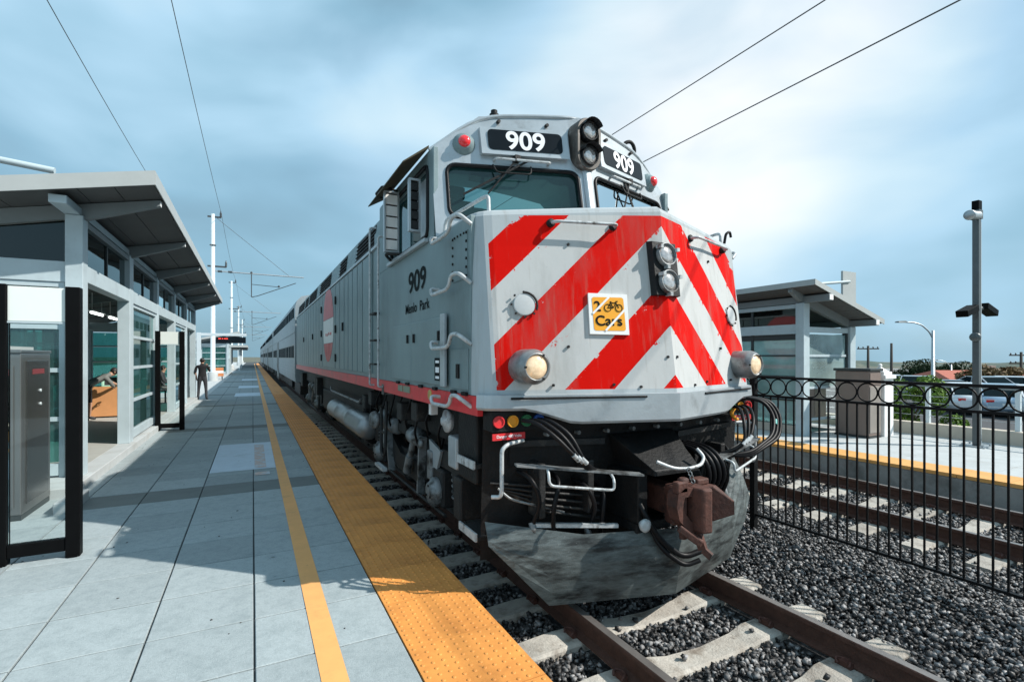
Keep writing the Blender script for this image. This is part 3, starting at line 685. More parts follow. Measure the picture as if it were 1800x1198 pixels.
# oval twin headlamp pod over the cab
pod_c = Vector(cf(-0.01, 4.20, -.02)); rr = roundrect(.15, .27, .145, 8)
m = MB(); fr_ = [[(pod_c.x+a*k, pod_c.y-d, pod_c.z+b*k) for a, b in rr] for d, k in ((-.12, 1.0), (.10, 1.0), (.125, .96), (.125, .80), (.06, .76))]
m.loft(fr_, True, False, False); m.add(fr_[-1], [tuple(range(len(rr)))]); pod = m.build('headlamp_pod', M_pod, loco)
for dz in (.125, -.125):
    w = MB(); c0 = pod_c+Vector((0, -.06, dz)); w.lathe(c0, (0, -1, 0), [(0, .095), (.085, .100), (.09, .09), (.04, .08)], 20); lo = w.build('lamp_bezel', M_black, pod)
    w = MB(); w.lathe(c0+Vector((0, -.04, 0)), (0, -1, 0), [(0, .09), (.03, .085), (.045, .05), (.05, 0)], 18); w.build('lens', M_lens, pod)
    w = MB()   # little hood over each lamp
    w.loft([[(c0.x+.115*math.cos(a), c0.y-yy, c0.z+.115*math.sin(a)) for a in np.linspace(R(20), R(160), 9)] for yy in (.02, .15)], False, False, True); w.build('lamp_hood', M_truck, pod)
# cab side: window opening with glass, pillars
for s in (-1, 1):
    X = lambda off: XC+s*(1.52+off)
    m = MB()
    def sq(y0, y1, z0, z1): 
        a, b = sorted((X(0), X(-.05))); m.box(a, b, y0, y1, z0, z1)
    sq(4.64, 4.80, 3.16, 4.055); sq(6.28, 6.95, 3.16, 4.055); sq(4.805, 6.275, 3.16, 3.22); sq(4.805, 6.275, 3.92, 4.055)
    m.build('cab_window_surround', M_gray, loco, bevel=.006)
    rr = roundrect(.745, .36, .10); w = MB(); w.add([(X(-.055), 5.54+a, 3.57+b) for a, b in rr], [tuple(range(len(rr)))]); wo = w.build('side_window', M_darkglass, loco)
    g = MB(); g.tube([(X(.004), 5.54+a, 3.57+b) for a, b in rr], .022, 6, closed=True); g.build('gasket', M_rubber, wo)
    w = MB(); a, b = sorted((X(-.045), X(-.02))); w.box(a, b, 4.92, 5.12, 3.27, 3.84); w.build('sash', M_silver, wo)
    w = MB(); a, b = sorted((X(.0), X(.05))); w.box(a, b, 4.78, 6.34, 3.155, 3.195); w.build('window_sill', M_silver, loco, bevel=.006)
    # sun awning
    w = MB(); w.loft([[(X(.0), 4.78, 4.09), (X(.24), 4.86, 3.93), (X(.24), 4.86, 3.945), (X(0), 4.78, 4.115)], [(X(.0), 6.62, 4.09), (X(.24), 6.52, 3.93), (X(.24), 6.52, 3.945), (X(0), 6.62, 4.115)]]); w.build('sun_awning', M_awning, loco)
    # folding mirror / wind deflectors with slats
    for yb, h0, h1, wd in ((5.86, 3.24, 3.95, .175), (5.02, 3.30, 3.84, .12)):
        a, b = sorted((X(.02), X(.02+wd))); w = MB(); w.box(a, a+.018, yb-.03, yb+.03, h0, h1); w.box(b-.018, b, yb-.03, yb+.03, h0, h1); w.box(a+.018, b-.018, yb-.03, yb+.03, h1-.02, h1); w.box(a+.018, b-.018, yb-.03, yb+.03, h0, h0+.02)
        mr_ = w.build('wind_deflector', M_silver, loco)
        for k in range(5):
            z0 = h0+.025+k*(h1-h0-.05)/5; w = MB(); w.box(a+.02, b-.02, yb-.018, yb+.006, z0+.008, z0+(h1-h0-.05)/5-.012); w.build('slat', M_white if yb > 5.5 else M_truck, mr_)
        w = MB(); w.box(a+.02, b-.02, yb+.008, yb+.014, h0+.02, h1-.02); w.build('backing', M_black, mr_)
    w = MB(); w.tube([(X(.02), 5.9, 3.98), (X(.20), 5.9, 4.02), (X(.22), 6.2, 4.0), (X(.02), 6.3, 3.98)], .014, 6); w.build('deflector_bracket', M_black, loco)
    w = MB(); w.tube([(X(.02), 5.7, 3.2), (X(.19), 5.85, 3.22), (X(.02), 6.2, 3.2)], .018, 6); w.build('deflector_bracket', M_black, loco)

# ---- long hood body
bs = [(-1.50, 1.715), (-1.50, 3.56), (-1.47, 3.60), (-1.42, 4.02), (-1.20, 4.14), (-.6, 4.24), (0, 4.27)]; bs = bs+[(-a, b) for a, b in bs[-2::-1]]
m = MB(); m.prism([(XC+a, b) for a, b in bs], 'y', 6.95, YR); m.build('hood_body', M_gray, loco)
for s in (-1, 1):
    X = lambda off: XC+s*(1.50+off)
    def sbox(mb, o0, o1, y0, y1, z0, z1):
        a, b = sorted((X(o0), X(o1))); mb.box(a, b, y0, y1, z0, z1)
    # vertical door panels
    ys = [7.45, 8.15, 8.6, 9.05, 9.5, 9.95, 10.5, 11.1, 13.3, 14.0, 14.7, 15.4, 16.1, 16.8, 17.5, 18.2, 18.9, 19.6, 20.3, 21.0, 21.6]
    for a, b in zip(ys, ys[1:]):
        w = MB(); sbox(w, -.01, .022, a+.03, b-.03, 1.78, 3.54); p_ = w.build('side_panel', M_gray, loco, bevel=.006)
    for a in ys[1:-1]:
        w = MB(); sbox(w, -.01, .012, a-.014, a+.014, 1.78, 3.54); w.build('rib', M_black, loco)
    for y, zz in ((13.42, 3.2), (13.42, 2.6), (13.42, 2.0), (11.0, 3.2), (11.0, 2.6), (11.0, 2.0), (10.05, 2.6), (15.5, 2.6), (18.3, 2.6)):
        w = MB(); sbox(w, .022, .05, y-.035, y+.035, zz-.08, zz+.08); w.build('hinge', M_black, loco)
    w = MB(); sbox(w, -.02, .035, 6.97, YR-.02, 3.555, 3.60); w.build('panel_rail', M_silver, loco, bevel=.005)
    # air intakes along the top band: dark grilles with slats
    for y0, y1 in ((7.55, 9.0), (10.1, 10.9), (12.3, 14.3), (15.2, 17.2), (17.6, 18.6), (19.0, 21.3)):
        w = MB()
        for k, (ya, yb) in enumerate(((y0, y1),)):
            a, b, c, d = X(-.028), X(-.070), X(-.060), X(-.018)
            w.add([(a, ya, 3.64), (a, yb, 3.64), (b, yb, 3.99), (b, ya, 3.99)], [(0, 1, 2, 3)])
        gr = w.build('air_intake', M_black, loco)
        for k in range(5):
            z0 = 3.66+k*.065; o_ = -.030-.05*(z0-3.64)/.42-.02*0
            w = MB(); w.beam((X(o_+.012), y0, z0), (X(o_+.012), y1, z0), .022, .008); w.build('slat', M_truck, gr)
    # sill stripe, grab irons, plates
    w = MB(); sbox(w, -.02, .026, 3.56, YR, 1.56, 1.712); w.build('red_sill', M_red, loco)
    w = MB(); sbox(w, -.10, .030, 6.66, 6.78, 1.52, 1.66); w.build('jacking_pad', M_green if False else M_trucklight, loco)
    for ya, yb in ((5.72, 5.92), (5.42, 5.68)):
        w = MB(); sbox(w, .024, .034, ya, yb, 1.62, 1.69); w.build('builder_plate', mat('plate_olive', (0.20, .24, .17), .5), loco)
    w = MB(); o_ = X(.026); w.lathe((o_, 4.72, 1.65), (s, 0, 0), [(0, .05), (.012, .048), (.016, .03), (.016, 0)], 16); w.build('sill_badge', mat('badge_gold', (.45, .33, .10), .4, .3), loco)
    # handrails by the cab door
    for y_, z0, z1 in ((6.72, 1.62, 3.62), (7.26, 1.62, 3.86)):
        w = MB(); w.tube([(X(.0), y_, z1), (X(.09), y_, z1), (X(.09), y_, z0), (X(.02), y_, z0)], .014, 8); w.build('hand_rail', M_steelpipe, loco)
    for zz in (2.62, 2.25, 1.92):
        w = MB(); sbox(w, .0, .10, 6.93, 7.22, zz-.012, zz+.012); w.build('door_step', M_truck, loco)
    w = MB(); sbox(w, -.02, .012, 6.40, 7.32, 1.78, 3.78); w.build('cab_door', M_gray, loco, bevel=.005)
    # body number and name
    rt = Vector((0, -s*-1*-1, 0)) if False else Vector((0, 1 if s > 0 else -1, 0))
    text_obj('number', '909', .235, M_letterblack, loco, (X(.026), 5.17, 2.83), rt, (0, 0, 1), bold=.020, sx=1.36)
    text_obj('lettering', 'Menlo', .105, M_letterblack, loco, (X(.026), 5.17-rt.y*.215, 2.552), rt, (0, 0, 1), bold=.014, sx=1.22); text_obj('lettering', 'Park', .105, M_letterblack, loco, (X(.026), 5.17+rt.y*.27, 2.552), rt, (0, 0, 1), bold=.014, sx=1.22)
    # battery box doors, cab nose hatch
    for ya, yb, za, zb in ((5.33, 6.16, 1.76, 2.385), (4.26, 5.32, 1.76, 2.385)):
        w = MB(); sbox(w, .018, .045, ya, yb, za, zb); d_ = w.build('battery_box_door', M_gray, loco, bevel=.006)
        for yy in ((5.44,) if ya > 5 else (5.2, 4.40)):
            w = MB(); sbox(w, .045, .062, yy-.02, yy+.02, 2.17, 2.26); w.build('latch', M_black, d_)
    w = MB(); sbox(w, .046, .075, 4.19, 4.30, 1.755, 2.405); w.build('door_edge', M_silver, loco, bevel=.006)
    w = MB(); sbox(w, .046, .050, 4.36, 4.52, 1.80, 2.01); d_ = w.build('notice_plate', M_letterblack, loco)
    for k, hh in enumerate((1.975, 1.90, 1.83)):
        w = MB(); sbox(w, .050, .052, 4.39, 4.49, hh-.012 if k != 1 else hh-.025, hh+.012 if k != 1 else hh+.025); w.build('notice_print', M_letterwhite, d_)
    w = MB(); sbox(w, .022, .032, 3.52+.22, 4.13, 1.75, 2.085); hd = w.build('nose_hatch', M_gray, loco, bevel=.004)
    w = MB(); sbox(w, .032, .046, 3.92, 3.98, 1.84, 1.96); w.build('latch', M_black, hd)
    for yy in (4.55, 5.0, 5.5, 5.9, 4.05, 3.8):
        w = MB(); sbox(w, .026, .05, yy-.05, yy+.05, 1.705, 1.735); w.build('door_hinge', M_black, loco)
    w = MB(); sbox(w, .022, .029, 3.76, 4.10, 2.66, 3.05); bd = w.build('bolted_plate', M_gray, loco)
    for k in range(6):
        for yy in (3.775, 4.085):
            w = MB(); w.cyl((X(.029), yy, 2.68+k*.07), (X(.038), yy, 2.68+k*.07), .012, n=6); w.build('bolt', M_black, bd)
    for k in range(4):
        w = MB(); w.cyl((X(.029), 3.83+k*.07, 3.035), (X(.038), 3.83+k*.07, 3.035), .010, n=6); w.build('bolt', M_black, bd)
    # side steps (ladder grab irons)
    def grab(yc, zz, mb):
        o1, o2 = X(.02), X(.11)
        return mb.tube([(o1, yc+.38, zz+.05), (o2, yc+.40, zz+.06), (o2, yc+.36, zz-.005), (o2, yc-.02, zz), (o2, yc-.10, zz+.03), (o2, yc-.13, zz+.10), (o2, yc-.24, zz+.11), (o2, yc-.34, zz+.09), (o1, yc-.36, zz+.02)], .017, 8)
    for yc, zz in ((4.06, 3.06), (4.06, 2.59), (4.06, 2.10), (4.05, 1.60)):
        w = MB(); grab(yc, zz, w); w.build('step_iron', M_steelpipe, loco)
    # round herald decal across the doors
    def disc(zlo, zhi, off, mm, nm):
        rr_ = .86; pts = []
        zs = np.linspace(zlo, zhi, 9)
        Lp = [(-math.sqrt(max(0, rr_**2-z*z)), z) for z in zs]; Rp = [(-a, b) for a, b in Lp[::-1]]
        w = MB(); w.add([(X(off), 12.2+a, 2.76+b) for a, b in Lp+Rp], [tuple(range(18))]); return w.build(nm, mm, loco)
    disc(.13, .85, .026, M_pink, 'herald_top'); disc(-.42, .122, .026, M_white, 'herald_band'); disc(-.85, -.428, .026, M_logored, 'herald_base')
    for k, (yy, zz, ww, hh) in enumerate(((11.75, 2.72, .20, .22), (12.05, 2.70, .18, .16), (12.32, 2.70, .16, .20), (12.55, 2.74, .12, .26))):
        w = MB(); sbox(w, .028, .030, yy-ww/2, yy+ww/2, zz-hh/2-.1, zz-hh/2-.04); w.build('herald_print', M_logored, loco)
M_pod2 = mat('ditch_lamp_housing', (0.24, 0.25, 0.25), 0.4, 0.4, 0.25, 14, c2=(0.09, 0.085, 0.08), c2pos=(0.52, 0.7))
# nose furniture ------------------------------------------------------------
# twin lamp box on the ridge
m = MB(); m.loft([[(XC-.145, fy(.145, 2.525)-.006, 2.525), (XC+.145, fy(.145, 2.525)-.006, 2.525), (XC+.145, fy(.145, 2.985)-.006, 2.985), (XC-.145, fy(.145, 2.985)-.006, 2.985)],
                  [(XC-.130, 3.092, 2.53), (XC+.130, 3.092, 2.53), (XC+.130, 3.152, 2.98), (XC-.130, 3.152, 2.98)]]); lb = m.build('lamp_box', M_black, loco)
for z in (2.872, 2.642):
    c0 = Vector((XC, 3.092+(z-2.53)*.133, z)); w = MB(); w.lathe(c0, (0, -1, .13), [(0, .100), (.035, .100), (.04, .09), (.02, .084)], 22); w.build('lamp_ring', M_trucklight, lb)
    w = MB(); w.lathe(c0, (0, -1, .13), [(.0, .085), (.018, .083), (.03, .05), (.035, 0)], 20); w.build('lens', M_lens, lb)
    for a in (25, 145, 265):
        w = MB(); w.box(c0.x+.105*math.cos(R(a))-.014, c0.x+.105*math.cos(R(a))+.014, c0.y-.06, c0.y, c0.z+.105*math.sin(R(a))-.014, c0.z+.105*math.sin(R(a))+.014); w.build('lamp_clip', M_steelpipe, lb)
for s in (-1, 1):
    # ditch lamps
    c0 = Vector((XC+s*1.20, fy(1.2, 1.945)+.03, 1.945)); d = Vector((s*.06, -1, 0)).normalized(); w = MB()
    w.lathe(c0, d, [(0, .134), (.17, .134), (.20, .126), (.222, .106), (.232, .104), (.232, .094), (.215, .09)], 28); dl = w.build('ditch_lamp', M_pod2, loco)
    w = MB(); w.lathe(c0+d*.21, d, [(0, .09), (.012, .085), (.022, .05), (.026, 0)], 22); w.build('lens', M_lenslit, dl)
    for a in (60, 180, 300):
        w = MB(); p = c0+d*.228+Vector((.10*math.cos(R(a)), 0, .10*math.sin(R(a)))); w.cyl(p, p+d*.012, .010, n=6); w.build('screw', M_black, dl)
    # handrail across the top of each facet
    a0, a1 = (.93, .42) if s < 0 else (.48, 1.14)
    w = MB(); P0, P1 = (XC+s*a0, fy(a0, 3.09), 3.10), (XC+s*a1, fy(a1, 3.09), 3.095); o = Vector((0, -.085, .0))
    w.tube([P0, Vector(P0)+o*.7, Vector(P0)+o+Vector((s*.03*(1 if a1 > a0 else -1), 0, 0)), Vector(P1)+o-Vector((s*.03*(1 if a1 > a0 else -1), 0, 0)), Vector(P1)+o*.7, P1], .013, 8); hr = w.build('hand_rail', M_steelpipe, loco)
    for P in (P0, P1): w = MB(); w.lathe(P, (0, -1, .1), [(-.01, .035), (.02, .034), (.025, .02)], 12); w.build('flange', M_black, hr)
    # round cover plate with bolts
    cx_, cz_ = s*1.18, 2.43; c0 = Vector((XC+cx_, fy(cx_, cz_), cz_)); nrm = Vector((-s*-.289 if s > 0 else -.289, -1, .135)).normalized()
    nrm = Vector((s*.289, -1, .135)).normalized()
    w = MB(); w.lathe(c0-nrm*.01, nrm, [(0, .088), (.012, .088), (.014, .08), (.014, 0)], 22); cp = w.build('round_cover', M_cover, loco)
    w = MB(); w.tube([Vector((c0.x+.098*math.cos(a), fy(cx_+.098*math.cos(a), cz_+.098*math.sin(a))-.004, cz_+.098*math.sin(a))) for a in np.linspace(R(-25), R(95), 16)], .009, 6); w.build('cover_rim', M_black, cp)
    for k in range(8):
        a = k*math.pi/4; q_ = c0+Vector((.10*math.cos(a), 0, .10*math.sin(a))); q_.y = fy(q_.x-XC, q_.z); w = MB(); w.cyl(q_-nrm*.005, q_+nrm*.008, .009, n=6); w.build('bolt', M_black, cp)
    # bolts on the facets
    for bx, bz in ((.80, 2.93), (.52, 1.80), (.30, 1.78), (1.0, 1.80), (.05, 2.02), (.86, 2.10)):
        w = MB(); p = Vector((XC+s*bx, fy(bx, bz), bz)); w.cyl(p+nrm*-.004, p+nrm*.012, .012, n=6); w.build('bolt', M_black, loco)
# grab iron on top of the nose, left and right, in front of the cab pillar
for s in (-1, 1):
    w = MB(); x = XC+s*1.45; w.tube([(x, 4.52, 3.20), (x, 4.50, 3.29), (x+s*-.01, 4.44, 3.32), (x-s*.08, 3.78, 3.34), (x-s*.09, 3.72, 3.33), (x-s*.09, 3.71, 3.19)], .016, 8); w.build('hand_rail', M_steelpipe, loco)
w = MB(); w.tube([(XC+1.30, 3.62, 3.2), (XC+1.30, 3.60, 3.30), (XC+1.36, 3.60, 3.33), (XC+1.40, 3.62, 3.28)], .014, 8); w.build('lift_eye', M_black, loco)
# bike-car placard
def nf(dx, z, off): 
    n = Vector((-.289, -1, .135)).normalized(); return Vector((XC+dx, fy(dx, z), z))+n*off
pc = [nf(-.685, 2.20, .02), nf(-.365, 2.195, .02), nf(-.355, 2.525, .02), nf(-.675, 2.53, .02)]; pb = [nf(-.685, 2.20, .002), nf(-.365, 2.195, .002), nf(-.355, 2.525, .002), nf(-.675, 2.53, .002)]
w = MB(); w.loft([pb, pc]); sg = w.build('bike_car_placard', M_white, loco)
prt = Vector((1, -.289, 0)).normalized(); pup = Vector((0, .135, 1)).normalized()
ctr = (pc[0]+pc[1]+pc[2]+pc[3])/4
def PP(a, b, off=.002): return ctr+prt*a+pup*b+prt.cross(pup)*off
rr = roundrect(.135, .137, .02); w = MB(); w.add([PP(a, b) for a, b in rr], [tuple(range(len(rr)))]); w.build('placard_face', M_orange, sg)
text_obj('placard_text', '2', .085, M_letterblack, sg, PP(-.093, .062, .003), prt, pup, bold=.02, sx=1.0)
text_obj('placard_text', 'Cars', .085, M_letterblack, sg, PP(-.005, -.055, .003), prt, pup, bold=.02, sx=1.05)
w = MB()
for cx_ in (.0, .095): w.ring(PP(cx_-.005, .050, .004), prt.cross(pup), .029, .0032, 20, 5)
for a, b in (((-.005, .05), (.022, .092)), ((.022, .092), (.068, .090)), ((.068, .09), (.09, .05)), ((.022, .09), (.042, .05)), ((.042, .05), (.068, .09)), ((.042, .05), (-.005, .05)), ((.016, .10), (.030, .10)), ((.066, .104), (.084, .104)), ((.068, .09), (.072, .104))):
    w.tube([PP(*a, .004), PP(*b, .004)], .0034, 5)
w.build('bicycle_symbol', M_letterblack, sg)
for (a, b), (c, d) in (((-.137, .0), (.01, .137)), ((-.04, -.137), (.137, .035))):
    w = MB(); w.beam(PP(a, b, .0052), PP(c, d, .0052), .0165, .002, up=prt.cross(pup)); w.build('placard_slash', M_white, sg)

# roof fittings
w = MB(); w.cyl((2.25, 4.75, 4.45), (2.25, 4.75, 4.56), .05, n=12); w.cyl((2.25, 4.75, 4.56), (2.25, 4.75, 4.60), .035, n=10); w.build('antenna', M_black, loco)
w = MB(); w.tube([(2.45, 4.62, 4.49), (2.50, 4.62, 4.54), (2.8, 4.62, 4.56), (2.95, 4.60, 4.52)], .018, 6); w.build('roof_pipe', M_black, loco)
w = MB(); w.tube([(3.95, 4.75, 4.44), (3.95, 4.72, 4.58), (4.05, 4.70, 4.62), (4.13, 4.72, 4.55), (4.13, 4.75, 4.42)], .022, 8); w.build('lift_eye', M_black, loco)
w = MB()
for k in range(3): w.lathe((2.75+k*.12, 6.3+.1*k, 4.66), (0, -1, 0), [(0, .03), (.25, .035), (.34, .075)], 12)
w.box(2.7, 3.1, 6.4, 6.55, 4.50, 4.64); w.build('air_horn', M_truck, loco)
for y in (10.5, 15.0, 18.5):
    w = MB(); w.lathe((XC, y, 4.25), (0, 0, 1), [(0, .7), (.12, .7), (.14, .62), (.14, 0)], 28); w.build('roof_fan', M_truck, loco)
w = MB(); w.tube([(XC-1.2, YR-.1, 4.15), (XC-1.1, YR-.05, 4.42), (XC, YR-.05, 4.52), (XC+1.1, YR-.05, 4.42), (XC+1.2, YR-.1, 4.15)], .05, 8); w.build('rear_hoop', M_gray, loco)

# cab interior seen through the screens
w = MB(); w.box(XC-1.40, XC+1.40, 4.75, 6.9, 3.02, 3.06); w.box(XC-1.40, XC+1.40, 6.85, 6.92, 3.06, 4.05); w.build('cab_interior', mat('cab_interior_dark', (.03, .04, .04), .8), loco)
for s in (-1, 1):
    w = MB(); w.box(XC+s*.85-.24, XC+s*.85+.24, 5.75, 5.87, 3.2, 3.95); w.box(XC+s*.85-.12, XC+s*.85+.12, 5.76, 5.86, 3.96, 4.12); w.build('crew_seat', mat('seat_dark', (.012, .014, .015), .8), loco, bevel=.03)
w = MB(); w.box(XC-1.2, XC-.3, 4.82, 5.1, 3.06, 3.50); w.build('control_desk', MATS['seat_dark'], loco, bevel=.03)

# ---- underframe, trucks, pilot
w = MB(); w.box(XC-1.25, XC+1.25, 3.55, YR-.2, 1.15, 1.58); w.box(XC-.9, XC+.9, 4.2, YR-.6, .75, 1.15); w.build('underframe', M_black, loco)
w = MB(); w.prism([(XC-1.15, .42), (XC+1.15, .42), (XC+1.28, .62), (XC+1.28, 1.14), (XC-1.28, 1.14), (XC-1.28, .62)], 'y', 9.3, 15.2); w.build('fuel_tank', M_black, loco, bevel=.04)
for s in (-1, 1):
    # air reservoirs in front of the tank
    for z_, mm in ((.80, M_reservoir),):
        w = MB(); x = XC+s*1.28; w.lathe((x, 8.75, z_), (0, 1, 0), [(0, 0), (.0, .10), (.06, .20), (.10, .215), (1.35, .215), (1.36, .222), (1.40, .222), (1.41, .215), (2.7, .215), (2.71, .222), (2.75, .222), (2.76, .215), (3.9, .215), (3.96, .2), (4.02, .1), (4.02, 0)], 24); w.build('air_reservoir', mm, loco)
    w = MB(); w.tube([(XC+s*1.38, 9.0, 1.28), (XC+s*1.40, 9.1, 1.22), (XC+s*1.40, 12.6, 1.22), (XC+s*1.38, 12.8, 1.30)], .022, 8); w.build('air_pipe', M_trucklight, loco)
def wheelset(parent, y, xs=0):
    g = MB(); g.cyl((XC-.72, y, .508), (XC+.72, y, .508), .09, n=12); g.build('axle', M_black, parent)
    for s in (-1, 1):
        g = MB(); x = XC+s*.68; g.lathe((x, y, .508), (s, 0, 0), [(0, .54), (.03, .54), (.035, .512), (.135, .506), (.138, .44), (.10, .42), (.09, .18), (.14, .15), (.14, 0)], 40); g.build('wheel', M_truck, parent)
def truck(yc, nm):
    t = link(nm, None, loco) if False else None
    f = MB()
    f.box(XC-.62, XC+.62, yc-.30, yc+.30, .62, .98); fr = f.build('bogie', M_black, loco)
    for dy in (-1.37, 1.37): wheelset(fr, yc+dy)
    for s in (-1, 1):
        X = lambda o: XC+s*o
        def b(mb, o0, o1, y0, y1, z0, z1): a, c = sorted((X(o0), X(o1))); mb.box(a, c, y0, y1, z0, z1); return mb
        # side frame, arched over the axle boxes
        prof = [(-2.0, .60), (-2.0, .92), (-1.75, 1.0), (-.95, 1.0), (-.72, .80), (-.35, .66), (.35, .66), (.72, .80), (.95, 1.0), (1.75, 1.0), (2.0, .92), (2.0, .60), (1.78, .60), (1.72, .80), (1.02, .80), (.92, .56), (.5, .42), (-.5, .42), (-.92, .56), (-1.02, .80), (-1.72, .80), (-1.78, .60)]
        g = MB(); a, c = sorted((X(1.06), X(1.20))); g.prism([(yc+p, q_) for p, q_ in prof], 'x', a, c); g.build('side_frame', M_truck, fr)
        for dy in (-1.37, 1.37):
            y = yc+dy
            g = MB(); b(g, .98, 1.24, y-.17, y+.17, .36, .78); g.build('axle_box', M_truck, fr, bevel=.03)
            g = MB(); g.lathe((X(1.24), y, .52), (s, 0, 0), [(0, .16), (.05, .16), (.07, .12), (.10, .11), (.10, 0)], 20); cap = g.build('bearing_cap', M_trucklight, fr)
            for k in range(3):
                a_ = R(90+120*k); g = MB(); p = Vector((X(1.33), y+.075*math.cos(a_), .52+.075*math.sin(a_))); g.cyl(p, p+Vector((s*.02, 0, 0)), .014, n=6); g.build('cap_bolt', M_black, cap)
            # coil springs
            for ds in (-.36, .36):
                g = MB(); g.tube([(X(1.13)+.06*math.cos(u_), y+ds+.06*math.sin(u_), .80-.30*u_/(2*math.pi*5)) for u_ in np.linspace(0, 2*math.pi*5, 60)], .014, 5); g.build('coil_spring', M_trucklight, fr)
            # brake cylinder, lever, hanger, shoe
            sg_ = 1 if dy < 0 else -1
            g = MB(); g.lathe((X(1.22), y+sg_*.62, 1.02), (0, sg_, 0), [(0, .03), (.10, .04), (.10, .115), (.34, .115), (.36, .09), (.36, 0)], 18); g.build('brake_cylinder', M_trucklight, fr)
            g = MB(); g.beam((X(1.25), y+sg_*.50, 1.05), (X(1.23), y+sg_*.66, .33), .05, .09, up=(1, 0, 0)); g.lathe((X(1.26), y+sg_*.52, .98), (s, 0, 0), [(0, .06), (.04, .06), (.04, 0)], 14); g.build('brake_lever', M_trucklight, fr)
            g = MB(); b(g, 1.14, 1.26, y+sg_*.22-.05, y+sg_*.22+.10, .60, .94); g.build('hanger_bracket', M_trucklight, fr, bevel=.02)
            g = MB(); g.prism([(y-sg_*.10, .98), (y+sg_*.30, 1.06), (y+sg_*.26, .80), (y+sg_*.06, .70)], 'x', *sorted((X(1.205), X(1.235)))); g.build('bracket_plate', M_silver, fr)
            g = MB(); b(g, .66, .80, y+sg_*.58, y+sg_*.66, .36, .68); g.build('brake_shoe', M_truck, fr)
        # shock absorber and leaf-spring elliptic pack
        g = MB(); g.cyl((X(1.27), yc-.55, .98), (X(1.27), yc-.25, .52), .04, n=10); g.cyl((X(1.27), yc-.40, .75), (X(1.27), yc-.25, .52), .055, n=12); g.build('shock_absorber', M_trucklight, fr)
        for k in range(5):
            g = MB(); L_ = .52-.07*k; g.tube([(X(1.13), yc-L_, .72-.028*k*0+.0), (X(1.13), yc, .56+.028*k), (X(1.13), yc+L_, .72)], .016, 5); g.build('leaf', M_truck, fr)
        # sand pipe and brake rigging rods
        g = MB(); g.tube([(X(1.1), yc-1.95, 1.1), (X(1.0), yc-2.05, .7), (X(.78), yc-1.95, .16)], .018, 6); g.tube([(X(1.1), yc+1.95, 1.1), (X(1.0), yc+2.05, .7), (X(.78), yc+1.95, .16)], .018, 6); g.build('sand_pipe', M_trucklight, fr)
        g = MB(); g.tube([(X(1.26), yc-1.7, .34), (X(1.26), yc+1.7, .34)], .020, 6); g.build('brake_rod', M_truck, fr)
        g = MB(); b(g, 1.02, 1.27, yc-.20, yc+.22, .98, 1.20); g.build('bolster_pad', M_truck, fr, bevel=.02)
    return fr
truck(6.72, 'front_bogie'); truck(18.3, 'rear_bogie')
for s in (-1, 1):
    X = lambda o: XC+s*o
    def b(o0, o1, y0, y1, z0, z1, nm, mm, bev=0):
        g = MB(); a, c = sorted((X(o0), X(o1))); g.box(a, c, y0, y1, z0, z1); return g.build(nm, mm, loco, bevel=bev)
    # front sand box, steps and step well behind the plow
    b(1.28, 1.47, 3.72, 4.12, .98, 1.58, 'sand_box', M_black, .02)
    b(1.20, 1.42, 4.30, 4.52, .98, 1.28, 'relay_box', M_silver, .02)
    b(1.15, 1.38, 4.30, 4.48, .50, .90, 'relay_box', M_truck, .02)
    for zz, y0 in ((1.16, 3.66), (.60, 3.62)):
        b(1.22, 1.50, y0, y0+.36, zz-.03, zz, 'boarding_step', M_truck)
        b(1.502, 1.518, y0, y0+.36, zz-.035, zz+.03, 'step_edge', M_steelpipe)
    g = MB(); g.prism([(3.66, .62), (3.98, .62), (3.98, 1.10), (3.66, 1.10)], 'x', *sorted((X(1.16), X(1.19)))); g.build('step_back_plate', M_truck, loco)
    g = MB(); g.lathe((X(1.36), 4.60, 1.40), (s, 0, 0), [(0, .10), (.03, .115), (.05, .11), (.06, .05), (.09, .04), (.09, 0)], 18); g.build('bell', M_steelpipe, loco)
    b(1.36, 1.43, 4.98, 5.06, 1.42, 1.56, 'white_tag', M_white)
    g = MB(); g.lathe((X(1.30), 7.5, 1.10), (s, -.3, 0), [(0, .14), (.05, .15), (.09, .12), (.10, .10), (.16, .10), (.18, .13), (.22, .12), (.22, 0)], 20); g.build('blower_filter', M_trucklight, loco)
    g = MB(); g.tube([(X(1.40), 7.05, 1.40), (X(1.42), 7.05, .62), (X(1.42), 7.28, .62), (X(1.42), 7.28, 1.3)], .022, 8); g.tube([(X(1.42), 7.05, .95), (X(1.42), 7.28, .95)], .018, 8); g.build('side_ladder', M_truck, loco)
    b(1.44, 1.50, 6.85, 7.35, .46, .50, 'step_edge', M_steelpipe)
    for k, (yy, zz) in enumerate(((5.55, 1.42), (6.2, 1.36), (8.0, 1.4), (8.5, 1.3))):
        b(1.25, 1.42, yy, yy+.22, zz-.14, zz+.08, 'valve_box', M_truck, .015)
    g = MB()
    for k in range(9):
        y = 4.9+k*.42; z = 1.22+.1*math.sin(k*2.1); g.tube([(X(1.3), y, 1.5), (X(1.36), y+.08, z), (X(1.28), y+.2, z-.2), (X(1.2), y+.35, z-.1)], .014, 6)
    g.build('brake_hoses', M_rubber, loco)
    for y in (15.6, 16.0, 20.5, 20.9):
        b(1.18, 1.40, y, y+.3, .9, 1.4, 'valve_box', M_truck, .02)
